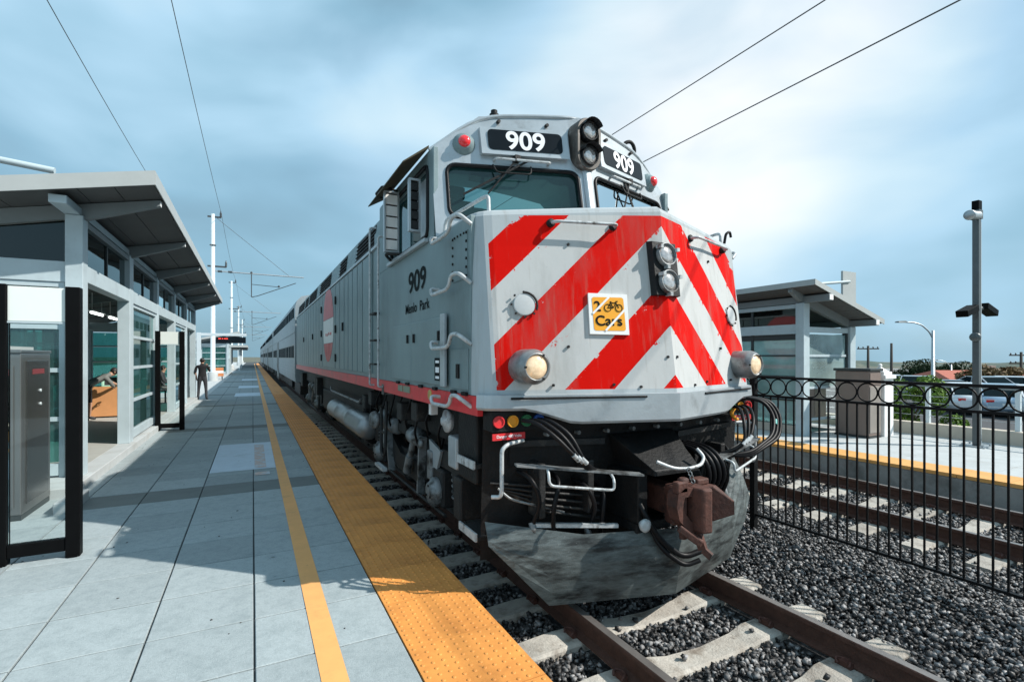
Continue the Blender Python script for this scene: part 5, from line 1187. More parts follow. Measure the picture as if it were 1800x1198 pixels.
# ================================================================== PEOPLE
def person(name, label, J, mats, hair=True, H=1.75):
    """J: world joint positions; one continuous skinned body, clothing by material; hair a child"""
    names = [k for k in J if k != 'back']; idx = {n: i for i, n in enumerate(names)}
    E_ = [('pelvis', 'spine'), ('spine', 'chest'), ('chest', 'neck'), ('neck', 'head'), ('head', 'crown')]
    for s in 'LR': E_ += [('pelvis', 'hip'+s), ('hip'+s, 'knee'+s), ('knee'+s, 'ankle'+s), ('ankle'+s, 'toe'+s), ('chest', 'sho'+s), ('sho'+s, 'elb'+s), ('elb'+s, 'wri'+s), ('wri'+s, 'palm'+s)]
    rad = dict(pelvis=(.155, .115), spine=(.145, .105), chest=(.165, .12), neck=(.058, .06), head=(.078, .092), crown=(.06, .07))
    for s in 'LR': rad.update({'hip'+s: (.095, .095), 'knee'+s: (.062, .062), 'ankle'+s: (.045, .05), 'toe'+s: (.042, .035), 'sho'+s: (.062, .062), 'elb'+s: (.046, .046), 'wri'+s: (.030, .034), 'palm'+s: (.042, .022)})
    base = Vector(((J['ankleL'][0]+J['ankleR'][0])/2, (J['ankleL'][1]+J['ankleR'][1])/2, min(J['toeL'][2], J['toeR'][2])-.035))
    me = bpy.data.meshes.new('tmp'); me.from_pydata([Vector(J[n])-base for n in names], [(idx[a], idx[b]) for a, b in E_], [])
    o = bpy.data.objects.new('tmp', me); col.objects.link(o)
    sk = o.modifiers.new('skin', 'SKIN'); sk.use_smooth_shade = True
    for i, n in enumerate(names):
        d = me.skin_vertices[0].data[i]; d.radius = rad[n]; d.use_root = (n == 'pelvis')
    ss = o.modifiers.new('sub', 'SUBSURF'); ss.levels = 2; ss.render_levels = 2
    dg = bpy.context.evaluated_depsgraph_get(); bm_ = bpy.data.meshes.new_from_object(o.evaluated_get(dg)); bpy.data.objects.remove(o)
    seg = [(Vector(J[a])-base, Vector(J[b])-base, a, b) for a, b in E_]
    order = list(mats.keys()); mlist = []
    for k in order:
        if mats[k] not in mlist: mlist.append(mats[k])
    def zone(a, b):
        if b in ('head', 'crown') or a == 'neck': return 'skin'
        if b.startswith('palm'): return 'skin'
        if b.startswith('wri'): return 'forearm'
        if b.startswith('toe'): return 'shoe'
        if b.startswith('ankle'): return 'shin'
        if b.startswith('knee') or b.startswith('hip'): return 'thigh'
        return 'top'
    bm_.materials.clear()
    for m__ in mlist: bm_.materials.append(m__)
    for p in bm_.polygons:
        best, zn = 9, 'top'
        for A, B, a, b in seg:
            d = B-A; t_ = max(0, min(1, (p.center-A).dot(d)/max(d.length_squared, 1e-6))); ds = (p.center-(A+d*t_)).length
            ds -= .5*(rad[a][0]*(1-t_)+rad[b][0]*t_)
            if ds < best: best, zn = ds, zone(a, b)
        p.material_index = mlist.index(mats[zn]); p.use_smooth = True
    t = link(name, bm_); t.location = base; tag(t, label, 'person')
    # fingers: unequal, slightly curled, joined to the hands
    for s in 'LR':
        P0, W = Vector(J['palm'+s]), Vector(J['wri'+s]); d = (P0-W).normalized(); sd = d.cross(Vector((0, 1, .2))); sd = sd.normalized() if sd.length > .05 else Vector((1, 0, 0)); nn = d.cross(sd)
        f = MB()
        for k, L_ in enumerate((.062, .075, .070, .052)):
            a = P0+sd*(.027-.018*k)+d*.01; f.tube([a, a+d*L_*.5+nn*.006, a+d*L_*.9+nn*.02], [.0095, .0085, .006], 6)
        a = W+d*.03+sd*.03; f.tube([a, a+d*.03+sd*.02, a+d*.065+sd*.025+nn*.01], [.011, .010, .007], 6)
        f.build('fingers', M_skin, t)
    if hair:
        Hc = (Vector(J['head'])*.45+Vector(J['crown'])*.55); up = (Vector(J['crown'])-Vector(J['neck'])).normalized()
        q = MB(); q.sphere(Hc-up*.01+Vector(J.get('back', (0, 0, 0)))*.02, .098, 14, 10, (.92, 1.0, 1.05)); q.build('hair', M_hair, t)
    f = MB(); Hh = Vector(J['head']); fd = -Vector(J.get('back', (0, -1, 0))).normalized(); sd = fd.cross(Vector((0, 0, 1))).normalized()
    f.tube([Hh+fd*.085+Vector((0, 0, .03)), Hh+fd*.112+Vector((0, 0, -.005)), Hh+fd*.09+Vector((0, 0, -.015))], [.009, .014, .010], 6)
    for s in (-1, 1): f.sphere(Hh+sd*s*.085+Vector((0, 0, .01)), .03, 8, 6, (.5, .5, 1))
    f.build('nose_and_ears', M_skin, t)
    return t
def stand_pose(x, y, z, face=(0, 1)):
    fx, fy_ = face; rx, ry = fy_, -fx
    def p(r, f, h): return (x+rx*r+fx*f, y+ry*r+fy_*f, z+h)
    return dict(pelvis=p(0, 0, .96), spine=p(0, .01, 1.14), chest=p(0, .0, 1.36), neck=p(0, .0, 1.53), head=p(0, .02, 1.63), crown=p(0, .0, 1.73),
        hipL=p(-.10, 0, .90), kneeL=p(-.13, .05, .50), ankleL=p(-.15, .0, .09), toeL=p(-.17, .15, .04), hipR=p(.10, 0, .90), kneeR=p(.13, .03, .50), ankleR=p(.15, -.02, .09), toeR=p(.18, .13, .04),
        shoL=p(-.20, 0, 1.43), elbL=p(-.25, -.02, 1.16), wriL=p(-.22, .10, .93), palmL=p(-.21, .16, .87), shoR=p(.20, 0, 1.43), elbR=p(.26, .10, 1.20), wriR=p(.20, .24, 1.40), palmR=p(.16, .26, 1.47), back=(-fx, -fy_, 0))
person('person', 'person in black top and charcoal trousers standing on the platform, one arm raised', stand_pose(-1.88, 24.7, PZ), dict(skin=M_skin, top=M_cloth_black, forearm=M_skin, thigh=M_cloth_dark, shin=M_cloth_dark, shoe=M_shoe))
# leaning person inside the shelter, bent over the counter
x, y, z = -3.72, 16.75, PZ+.135
person('person', 'person in grey top and dark shorts bending over the tan counter inside the shelter',
    dict(pelvis=(x-.10, y, z+.92), spine=(x+.0, y+.06, z+1.04), chest=(x+.18, y+.16, z+1.12), neck=(x+.31, y+.24, z+1.20), head=(x+.38, y+.27, z+1.26), crown=(x+.44, y+.30, z+1.34),
    hipL=(x-.14, y+.09, z+.87), kneeL=(x-.10, y+.12, z+.48), ankleL=(x-.12, y+.12, z+.09), toeL=(x+.03, y+.16, z+.04), hipR=(x-.12, y-.09, z+.87), kneeR=(x-.14, y-.12, z+.48), ankleR=(x-.20, y-.14, z+.09), toeR=(x-.05, y-.12, z+.04),
    shoL=(x+.16, y+.34, z+1.16), elbL=(x+.28, y+.50, z+.98), wriL=(x+.36, y+.68, z+.92), palmL=(x+.38, y+.76, z+.92), shoR=(x+.26, y+.0, z+1.14), elbR=(x+.40, y+.10, z+.90), wriR=(x+.36, y+.34, z+.86), palmR=(x+.35, y+.42, z+.85), back=(-.9, -.4, 0)),
    dict(skin=M_skin, top=M_cloth_grey, forearm=M_skin, thigh=M_cloth_black, shin=M_skin, shoe=M_shoe))
# seated person on the bench in the further doorway
bn = thing('bench', (-3.0, 22.6, PZ+.13), 'dark metal bench behind the further shelter doorway', 'bench')
zf = PZ+.135; bxp(bn, -3.25, -2.8, 22.0, 23.6, zf+.42, zf+.46, 'seat', M_mull, .01); bxp(bn, -3.30, -3.26, 22.0, 23.6, zf+.55, zf+.9, 'backrest', M_mull, .01)
for yb_ in (22.1, 23.5):
    bxp(bn, -3.24, -3.19, yb_-.025, yb_+.025, zf, zf+.418, 'leg', M_mull); bxp(bn, -2.86, -2.81, yb_-.025, yb_+.025, zf, zf+.418, 'leg', M_mull); bxp(bn, -3.32, -3.302, yb_-.025, yb_+.025, zf+.3, zf+.9, 'back_post', M_mull)
x, y, z = -3.02, 22.75, zf
person('person', 'person in dark clothes sitting on the bench in the further shelter doorway',
    dict(pelvis=(x, y, z+.58), spine=(x-.03, y, z+.75), chest=(x-.02, y, z+.97), neck=(x+.02, y, z+1.13), head=(x+.05, y-.01, z+1.23), crown=(x+.05, y-.01, z+1.33),
    hipL=(x+.06, y+.10, z+.54), kneeL=(x+.44, y+.13, z+.51), ankleL=(x+.42, y+.13, z+.09), toeL=(x+.56, y+.14, z+.04), hipR=(x+.06, y-.10, z+.54), kneeR=(x+.44, y-.14, z+.51), ankleR=(x+.40, y-.16, z+.09), toeR=(x+.54, y-.18, z+.04),
    shoL=(x-.01, y+.20, z+1.04), elbL=(x+.08, y+.25, z+.78), wriL=(x+.30, y+.16, z+.64), palmL=(x+.37, y+.12, z+.62), shoR=(x-.01, y-.20, z+1.04), elbR=(x+.08, y-.26, z+.78), wriR=(x+.30, y-.16, z+.64), palmR=(x+.37, y-.12, z+.62), back=(-1, 0, 0)),
    dict(skin=M_skin, top=M_cloth_dark, forearm=M_cloth_dark, thigh=M_cloth_grey, shin=M_cloth_grey, shoe=M_shoe))
# wheeled bag beside the standing person
bg_ = thing('wheeled_bag', (-2.35, 25.2, PZ), 'small dark wheeled bag beside the standing person in black', 'bag')
bxp(bg_, -2.52, -2.20, 25.1, 25.35, PZ+.07, PZ+.55, 'bag_body', M_cloth_dark, .04)
for dx in (-2.47, -2.25): q = MB(); q.cyl((dx-.015, 25.33, PZ+.045), (dx+.015, 25.33, PZ+.045), .045, n=12); q.build('wheel', M_tyre, bg_)
q = MB(); q.tube([(-2.46, 25.33, PZ+.5), (-2.46, 25.36, PZ+.95), (-2.26, 25.36, PZ+.95), (-2.26, 25.33, PZ+.5)], .012, 6); q.build('handle', M_galv, bg_)

# hanging departure sign on a white gantry
gs = thing('departure_sign', (-2.55, 31, PZ), 'black departure sign hanging from a white gantry arm over the platform', 'sign')
bxp(gs, -2.62, -2.42, 30.9, 31.1, PZ, 3.30, 'post', M_pole, .01); bxp(gs, -2.418, -.30, 30.93, 31.07, 3.14, 3.28, 'arm', M_pole, .01)
bd = bxp(gs, -1.72, -.33, 30.9, 31.1, 2.76, 3.09, 'sign_box', M_board, .01)
for x_ in (-1.5, -.55): bxp(gs, x_-.02, x_+.02, 30.98, 31.02, 3.092, 3.138, 'hanger', M_pole)
for x0, x1 in ((-1.62, -1.50), (-1.46, -1.40), (-1.36, -1.18)): bxp(bd, x0, x1, 30.888, 30.896, 2.97, 3.02, 'led_text', M_led)
# second platform things far away
for yb_, lab in ((47.0, 'low orange and white barrier beside the platform under the nearest catenary mast'),):
    br_ = thing('barrier', (-2.7, yb_, PZ), lab, 'barrier'); bxp(br_, -3.2, -2.1, yb_-.05, yb_+.05, PZ+.25, PZ+.95, 'panel', mat('barrier_orange', (.62, .22, .08), .6)); bxp(br_, -3.2, -2.1, yb_-.058, yb_-.052, PZ+.5, PZ+.7, 'band', M_white)
    for dx in (-3.1, -2.2): bxp(br_, dx-.03, dx+.03, yb_-.25, yb_+.25, PZ, PZ+.248, 'foot', M_mull)
cp_ = thing('platform_canopy', (-2.2, 80, PZ), 'low dark edged canopy far down the platform near the vanishing train', 'canopy')
bxp(cp_, -4.2, -.6, 76, 92, 3.3, 3.6, 'roof', M_fascia); bxp(cp_, -4.1, -.7, 76.2, 91.8, 3.1, 3.29, 'soffit', M_mull)
for yb_ in (77, 84, 91):
    for x_ in (-3.9, -1.6): bxp(cp_, x_-.1, x_+.1, yb_-.1, yb_+.1, PZ, 3.098, 'post', M_pole)

# ================================================================== CATENARY
def mast(x, y, ztop, label, arm=6.4):
    t = thing('catenary_mast', (x, y, 0), label, 'mast', 'white catenary masts on the left of the track')
    q = MB(); q.lathe((x, y, -.4), (0, 0, 1), [(0, .34), (1.25, .34), (1.27, .32), (1.27, 0)], 18); q.build('foundation', M_conclight, t)
    q = MB(); q.lathe((x, y, .86), (0, 0, 1), [(0, .24), (.03, .24), (.03, .17), (ztop-.9, .13), (ztop-.88, 0)], 18); q.build('post', M_pole, t)
    za = 8.55
    q = MB(); q.tube([(x+.15, y, za), (x+arm, y, za-.06)], .05, 8); b = q.build('cantilever_beam', M_galv, t)
    for dx in (.5, 1.2):
        q = MB(); q.lathe((x+dx-.18, y, za-.005), (1, 0, 0), [(0, .07), (.05, .10), (.09, .06), (.14, .10), (.19, .06), (.24, .10), (.28, .07)], 10); q.build('insulator', M_insul, b)
    q = MB(); q.tube([(x+2.6, y, za+.15), (x+2.6, y, za-1.85)], .035, 8); q.build('drop_post', M_insul, b)
    q = MB(); q.tube([(x+2.6, y, za-.85), (x+4.6, y, za-.95)], .025, 8); q.build('steady_tube', M_insul, b)
    q = MB(); q.tube([(x+2.6, y, za-1.85), (x+3.0, y, za-1.75), (x+5.8, y, za-.55)], .03, 8); q.build('registration_arm', M_insul, b)
    for dx in (2.6, 4.55): q = MB(); q.sphere((x+dx, y, za-.9 if dx > 3 else za+.05), .09, 8, 6); q.build('clamp', M_insul, b)
    q = MB(); q.tube([(x+.1, y, ztop-.15), (x+.6, y, ztop-.6), (x+arm-1.1, y, za-.02)], .016, 6); q.build('tie_rod', M_insul, t)
    for zz, L_ in ((ztop-.25, .55), (ztop-4.0, .9)):
        q = MB(); q.beam((x-.35, y, zz), (x+L_, y, zz), .09, .12); q.build('cross_arm', M_insul, t)
        q = MB(); q.lathe((x+L_-.03, y, zz), (0, 0, 1), [(0, .05), (.08, .09), (.13, .05), (.19, .09), (.24, .05), (.3, .09), (.36, .05), (.5, .03)], 10); q.build('insulator', M_insul, t)
    for zz in (6.2, 10.5): q = MB(); q.ring((x, y, zz), (0, 0, 1), .19, .035, 16, 6); q.build('band', M_insul, t)
mast(-2.68, 44.2, 12.9, 'nearest white catenary mast rising behind the shelter roof end')
mast(-2.68, 82, 12.9, 'second white catenary mast, half as tall as the nearest one')
mast(-2.68, 122, 12.9, 'third white catenary mast, thin in the distance')
mast(-2.68, 165, 12.9, 'farthest white catenary mast above the end of the platform')
def wire(pts, r, label, n=14):
    q = MB(); P = []
    for a, b in zip(pts, pts[1:]):
        for k in range(n):
            t_ = k/n; s_ = 4*t_*(1-t_)*a[3] if len(a) > 3 else 0
            P.append((a[0]+(b[0]-a[0])*t_, a[1]+(b[1]-a[1])*t_, a[2]+(b[2]-a[2])*t_-s_))
    P.append(tuple(pts[-1][:3])); q.tube(P, r, 5); tag(q.build('overhead_wire', M_wire), label, 'wire', 'overhead wires')
wire([(-2.05, -14, 12.9, .6), (-2.1, 44.2, 12.85, .6), (-2.1, 82, 12.85, .6), (-2.1, 122, 12.85, .5), (-2.1, 165, 12.85)], .013, 'thin overhead wire meeting the top of the nearest white mast')
wire([(-4.15, -14, 11.5, .5), (-4.6, 30, 11.0, .4), (-4.2, 44.2, 10.6)], .012, 'leftmost thin overhead wire disappearing behind the shelter roof')
wire([(X2, -20, 8.05, .12), (X2, 34, 7.55, .3), (X2, 90, 7.75, .5), (X2, 150, 7.75)], .011, 'upper overhead wire crossing the sky to the right of the locomotive cab')
wire([(X2, -20, 6.85, .04), (X2, 34, 6.40, .08), (X2, 90, 6.45, .08), (X2, 150, 6.45)], .011, 'lower overhead wire crossing the sky to the right of the locomotive cab')

# ================================================================== FENCE BETWEEN THE TRACKS
FXX = 5.70
fe = thing('ring_top_fence', (FXX, 3.0, -.2), 'black metal fence with a row of rings, between the two tracks', 'fence')
def fpanel(ya, yb):
    for z, h in ((1.765, .028), (1.535, .026), (.015, .026)): bxp(fe, FXX-.019, FXX+.019, ya, yb, z-h/2, z+h/2, 'rail', M_fence)
    n = int(round((yb-ya)/.2)); st = (yb-ya)/n
    q = MB(); q.ring((0, 0, 0), (1, 0, 0), .0955, .0085, 24, 6); o = q.build('ring', M_fence); ring_me = o.data; bpy.data.objects.remove(o)
    q = MB(); q.box(-.0075, .0075, -.0075, .0075, .002, 1.517); o = q.build('picket', M_fence); pk = o.data; bpy.data.objects.remove(o)
    for k in range(n):
        o = link('ring', ring_me, fe); o.location = (0, ya+st*(k+.5)-3.0, 1.65+.2)
    for k in range(2*n-1):
        o = link('picket', pk, fe); o.location = (0, ya+st*.5*(k+1)-3.0, .015+.2)
for y_ in (-.80, 4.27, 9.19): 
    p_ = bxp(fe, FXX-.034, FXX+.034, y_-.034, y_+.034, -.30, 1.80, 'post', M_fence); bxp(p_, FXX-.042, FXX+.042, y_-.042, y_+.042, 1.802, 1.825, 'post_cap', M_fence)
fpanel(-.764, 4.234); fpanel(4.306, 9.154)

# ================================================================== FAR PLATFORM OBJECTS
rs = thing('platform_shelter', (12.3, 9.0, PZ), 'small pale glass shelter on the far platform right of the locomotive', 'shelter')
und = lambda x: 3.60-.285*(x-10.8)
yc0, yc1 = 7.2, 11.4
for y_ in (yc0, yc1):
    bxp(rs, 11.2, 11.42, y_-.1, y_+.1, PZ, 3.26, 'column', M_pale, .008); bxp(rs, 13.05, 13.28, y_-.1, y_+.1, PZ, 2.76, 'column', M_pale, .008)
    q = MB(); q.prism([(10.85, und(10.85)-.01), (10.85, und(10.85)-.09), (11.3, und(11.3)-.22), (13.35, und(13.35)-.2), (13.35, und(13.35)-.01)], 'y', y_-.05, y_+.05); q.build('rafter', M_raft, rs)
    # side wall: upper opening, two tall panes with rails
    bxp(rs, 11.424, 13.048, y_-.05, y_+.05, 2.60, 2.72, 'side_beam', M_pale)
    bxp(rs, 11.424, 11.48, y_-.04, y_+.04, PZ+.35, 2.598, 'frame_stile', M_pale); bxp(rs, 12.99, 13.046, y_-.04, y_+.04, PZ+.35, 2.598, 'frame_stile', M_mull)
    zs = [PZ+.36, 1.30, 2.05, 2.58]
    for z0, z1 in zip(zs, zs[1:]):
        pane(rs, [(11.482, y_, z0+.03), (12.988, y_, z0+.03), (12.988, y_, z1-.03), (11.482, y_, z1-.03)], M_glassskytint); bxp(rs, 11.482, 12.988, y_-.035, y_+.035, z0-.028, z0+.028, 'glazing_bar', M_pale)
for x_, zt in ((11.24, 3.26), (13.09, 2.76)):
    b_ = bxp(rs, x_, x_+.15, 6.56, 12.0, zt+.005, zt+.15, 'longitudinal_beam', M_raft); bxp(b_, x_+.01, x_+.14, 6.545, 6.558, zt+.02, zt+.14, 'end_cap', M_white)
# front wall towards the tracks
bxp(rs, 11.24, 11.38, yc0+.102, yc1-.102, 2.56, 2.78, 'door_beam', M_pale); bxp(rs, 11.26, 11.36, yc0+.102, yc1-.102, 3.16, 3.25, 'head_beam', M_pale)
ysn = [yc0+.11, 8.5, 9.9, yc1-.11]
for a, b in zip(ysn, ysn[1:]):
    pane(rs, [(11.31, a+.03, 2.79), (11.31, b-.03, 2.79), (11.31, b-.03, 3.15), (11.31, a+.03, 3.15)], M_glassdark, 'clerestory_pane'); bxp(rs, 11.28, 11.34, b-.028, b+.028, PZ+.1, 3.155, 'mullion', M_mull)
    bxp(rs, 11.285, 11.335, a+.03, b-.03, 2.44, 2.555, 'door_track', M_mull)
    zs = [PZ+.2, 1.0, 1.55, 2.05, 2.44]
    for z0, z1 in zip(zs, zs[1:]):
        pane(rs, [(11.31, a+.03, z0+.02), (11.31, b-.03, z0+.02), (11.31, b-.03, z1-.02), (11.31, a+.03, z1-.02)], M_glassskytint); bxp(rs, 11.29, 11.33, a+.03, b-.03, z1-.018, z1+.018, 'glazing_bar', M_mull)
    bxp(rs, 11.27, 11.35, a+.03, b-.03, PZ+.01, PZ+.2, 'kick_panel', M_stucco)
# rear wall
for a, b in zip(ysn, ysn[1:]):
    for z0, z1 in ((PZ+.2, 1.3), (1.3, 2.6)): pane(rs, [(13.16, a+.03, z0+.02), (13.16, b-.03, z0+.02), (13.16, b-.03, z1-.02), (13.16, a+.03, z1-.02)], M_glassskytint)
    bxp(rs, 13.13, 13.19, b-.028, b+.028, PZ, 2.75, 'mullion', M_mull); bxp(rs, 13.14, 13.18, a+.03, b-.03, 1.28, 1.32, 'glazing_bar', M_mull)
y0, y1 = 6.58, 12.1
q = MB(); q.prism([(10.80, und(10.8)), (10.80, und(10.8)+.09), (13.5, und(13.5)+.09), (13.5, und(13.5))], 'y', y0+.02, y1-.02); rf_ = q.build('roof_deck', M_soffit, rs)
for yy_ in (y0, y1-.018):
    q = MB(); q.prism([(10.78, und(10.78)-.02), (10.78, und(10.78)+.10), (13.52, und(13.52)+.10), (13.52, und(13.52)-.02)], 'y', yy_, yy_+.018); q.build('fascia', M_fascia, rf_)
bxp(rf_, 10.775, 10.79, y0+.02, y1-.02, und(10.8)-.02, und(10.8)+.105, 'fascia', M_fascia)
for k in range(8):
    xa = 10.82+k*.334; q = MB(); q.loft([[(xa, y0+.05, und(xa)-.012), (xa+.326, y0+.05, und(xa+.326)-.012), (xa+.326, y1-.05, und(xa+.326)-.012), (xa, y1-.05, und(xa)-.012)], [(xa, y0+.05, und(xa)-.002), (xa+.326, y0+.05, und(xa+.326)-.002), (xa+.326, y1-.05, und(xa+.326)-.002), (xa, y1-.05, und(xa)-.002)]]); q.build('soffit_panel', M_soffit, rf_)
pt = bxp(rs, 13.40, 13.98, 7.47, 7.52, 3.05, 4.22, 'roof_plate', M_fascia); q = MB(); q.tube([(12.4, 7.46, 3.82), (13.66, 7.46, 3.96)], .035, 10); q.build('plate_tube', M_pale, rs); 
q = MB(); q.tube([(12.4, 7.5, 3.15), (12.4, 7.46, 3.82)], .03, 8); q.tube([(13.5, 7.55, 2.7), (13.5, 7.55, 3.4)], .03, 8); q.build('plate_strut', M_pale, rs)
bxp(rs, 11.9, 12.9, 8.0, 8.5, PZ+.42, PZ+.47, 'bench_seat', M_mull)
for x_ in (12.0, 12.8): bxp(rs, x_-.03, x_+.03, 8.2, 8.3, PZ, PZ+.418, 'bench_leg', M_mull)
q = MB(); q.tube([(12.0, 7.9, 2.5), (12.0, 7.9, 2.95), (12.15, 7.9, 3.02), (12.3, 7.9, 2.95), (12.3, 7.9, 2.85)], .02, 8); q.build('bent_pipe', M_pale, rs)

# bronze cabinet with pale side and finial cap
bc = thing('equipment_cabinet', (12.6, 6.4, PZ), 'bronze metal cabinet with a pale side on the far platform', 'cabinet')
bxp(bc, 12.15, 12.62, 6.22, 6.95, PZ+.05, 1.70, 'cabinet_body', M_brown, .012); bxp(bc, 12.14, 12.63, 6.21, 6.96, PZ, PZ+.048, 'cabinet_base', M_mull)
bxp(bc, 12.12, 12.66, 6.18, 6.98, 1.702, 1.76, 'cabinet_top', M_mull, .01)
bxp(bc, 12.17, 12.60, 6.205, 6.217, PZ+.12, 1.36, 'front_door', mat('cabinet_bronze_pale', (.40, .35, .31), .4, .5, .12, 2), .005); bxp(bc, 12.17, 12.60, 6.205, 6.217, 1.40, 1.66, 'upper_panel', M_brown, .005)
gp = thing('gate_pillar', (12.95, 6.4, PZ), 'white pillar with a stepped finial cap beside the bronze cabinet', 'pillar')
bxp(gp, 12.74, 13.12, 6.2, 6.58, PZ, 1.52, 'shaft', M_white, .01)
bxp(gp, 12.70, 13.16, 6.16, 6.62, 1.522, 1.60, 'cap', M_white, .01); bxp(gp, 12.76, 13.10, 6.22, 6.56, 1.602, 1.68, 'cap_step', M_white, .01)
q = MB(); q.loft([[(12.80, 6.26, 1.682), (13.06, 6.26, 1.682), (13.06, 6.52, 1.682), (12.80, 6.52, 1.682)], [(12.90, 6.36, 1.78), (12.96, 6.36, 1.78), (12.96, 6.42, 1.78), (12.90, 6.42, 1.78)]]); q.build('cap_pyramid', M_white, gp)
q = MB(); q.sphere((12.93, 6.39, 1.82), .045, 12, 8); q.build('finial', M_white, gp)

# low wall with pale railing posts behind the far platform
lw = thing('low_wall', (14.0, 3, PZ), 'low beige parapet wall with pale railing posts behind the far platform', 'wall')
bxp(lw, 13.85, 14.1, -6, 30, PZ-.01, PZ+.28, 'wall_base', M_stucco, .01)
for k in range(16):
    y_ = -3.4+k*1.55; p_ = bxp(lw, 13.94, 14.02, y_-.04, y_+.04, PZ+.282, PZ+1.12, 'railing_post', M_pole)
bxp(lw, 13.945, 14.015, -5.9, 29.9, PZ+1.122, PZ+1.17, 'top_rail', M_raft)
for z_ in (.45, .6, .75, .9):
    q = MB(); q.tube([(13.98, -5.9, PZ+z_), (13.98, 29.9, PZ+z_)], .006, 5); q.build('cable', M_galv, lw)

# light and camera pole
lp = thing('light_pole', (13.0, 4.67, PZ), 'tall square pole carrying floodlights and a camera on the far platform', 'pole')
bxp(lp, 12.945, 13.055, 4.61, 4.72, PZ+.03, 4.80, 'post', [M_darkpole], .008); bxp(lp, 13.057, 13.10, 4.625, 4.705, PZ+.05, 4.74, 'pale_channel', M_pole)
bxp(lp, 12.82, 13.22, 4.48, 4.88, PZ, PZ+.028, 'base_plate', M_galv)
for dx in (12.86, 13.18):
    for dy in (4.52, 4.84): q = MB(); q.cyl((dx, dy, PZ+.028), (dx, dy, PZ+.07), .02, n=6); q.build('anchor_bolt', M_galv, lp)
bxp(lp, 12.93, 13.10, 4.6, 4.76, 4.805, 4.98, 'top_bracket', M_darkpole); bxp(lp, 12.97, 13.12, 4.62, 4.74, 4.982, 5.18, 'antenna_box', M_blackframe, .01)
q = MB(); q.lathe((12.94, 4.62, 4.86), (-1, -.1, -.14), [(0, .05), (.05, .08), (.45, .08), (.5, .10), (.55, .09), (.55, 0)], 16); q.build('camera_housing', M_galv, lp)
for s, dx in ((-1, 12.945), (1, 13.10)):
    q = MB(); c = Vector((dx+s*.36, 4.66, 2.99-(.06 if s < 0 else .0))); tilt = Vector((s, 0, -.28 if s > 0 else -.30)).normalized(); q.obox(c, tilt*.25, (0, .10, 0), Vector((0, 0, 1)).cross(Vector((0, 1, 0))).normalized()*0+Vector((tilt.z*-1*1, 0, tilt.x)).normalized()*.065); fl_ = q.build('floodlight', M_blackframe, lp, bevel=.012)
    q = MB(); q.tube([(dx, 4.66, 3.0), (dx+s*.16, 4.66, 3.02)], .04, 8); q.build('floodlight_arm', M_darkpole, lp)
q = MB(); q.lathe((12.945, 4.66, 2.42), (-1, 0, 0), [(0, .09), (.05, .09), (.07, .07), (.07, 0)], 14); q.build('junction_box', M_darkpole, lp)

# ================================================================== BEYOND: hedge, lot, cars, lamps, houses, trees
def leaf_mesh(name, blobs, n, size, mat_, flat=.5):
    cs = []; tot = sum(b[3]*b[4]*b[5] for b in blobs)
    V = []
    for (cx_, cy_, cz_, a, b, c) in blobs:
        k = max(20, int(n*a*b*c/tot)); d = rng.normal(size=(k, 3)); d /= np.linalg.norm(d, axis=1)[:, None]; r = rng.uniform(.55, 1.06, k)**.6
        p = d*r[:, None]*np.array([a, b, c])+np.array([cx_, cy_, cz_])
        nrm = d+rng.normal(scale=.7, size=(k, 3)); nrm /= np.linalg.norm(nrm, axis=1)[:, None]
        t1 = np.cross(nrm, rng.normal(size=(k, 3))); t1 /= np.linalg.norm(t1, axis=1)[:, None]; t2 = np.cross(nrm, t1)
        s = size*rng.uniform(.6, 1.35, k)[:, None]
        q = np.stack([p-t1*s, p-t2*s*.45+nrm*s*.12, p+t1*s, p+t2*s*.45+nrm*s*.12], 1); V.append(q)
    V = np.concatenate(V); n_ = len(V); me = bpy.data.meshes.new(name)
    me.vertices.add(n_*4); me.vertices.foreach_set('co', V.astype(np.float32).ravel()); me.loops.add(n_*4); me.loops.foreach_set('vertex_index', np.arange(n_*4, dtype=np.int32))
    me.polygons.add(n_); me.polygons.foreach_set('loop_start', np.arange(0, n_*4, 4, dtype=np.int32)); me.polygons.foreach_set('loop_total', np.full(n_, 4, np.int32)); me.update(calc_edges=True); me.materials.append(mat_)
    return me
def blobs(w, d, h, z0, k):
    return [(random.uniform(-w, w)*.75, random.uniform(-d, d)*.75, z0+random.uniform(.15, .85)*h, w*random.uniform(.28, .5), d*random.uniform(.28, .5), h*random.uniform(.16, .30)) for _ in range(k)]
def plant(name, loc, w, d, h, trunk, n, leaf, m_, label, cat, group, k=9):
    t = thing(name, loc, label, cat, group)
    z0 = trunk
    bl = blobs(w, d, h, z0, k)
    c = link('crown' if cat == 'tree' else 'foliage', leaf_mesh(name, bl, n, leaf, m_), t)
    q = MB(); L_ = Vector(loc); r0 = max(.03, w*.06)
    q.tube([L_+Vector((0, 0, -.1)), L_+Vector((.05*w, 0, trunk*.6)), L_+Vector((-.03*w, .04*w, trunk+h*.45))], [r0, r0*.8, r0*.4], 8); q.build('trunk' if cat == 'tree' else 'stem', M_bark, t)
    for b in bl[:6]:
        q = MB(); q.tube([L_+Vector((0, 0, trunk*.75)), L_+Vector((b[0]*.5, b[1]*.5, (trunk*.75+b[2])/2+.1)), L_+Vector(b[:3])], [r0*.5, r0*.35, r0*.12], 6); q.build('limb', M_bark, t)
    return t
def gz(x): return -0.55-0.2*(x-14.6)/6.4 if x < 21 else (-.75 if x < 50 else (-.75-2.75*(x-50)/25 if x < 75 else -3.5-min(40, (x-75)*.016)))
hd = [(15.9, 8.8), (15.8, 7.3), (16.2, 6.1), (15.7, 4.9), (16.3, 3.7), (15.8, 2.5), (16.0, 1.2), (15.7, 10.3), (16.0, 12.0)]
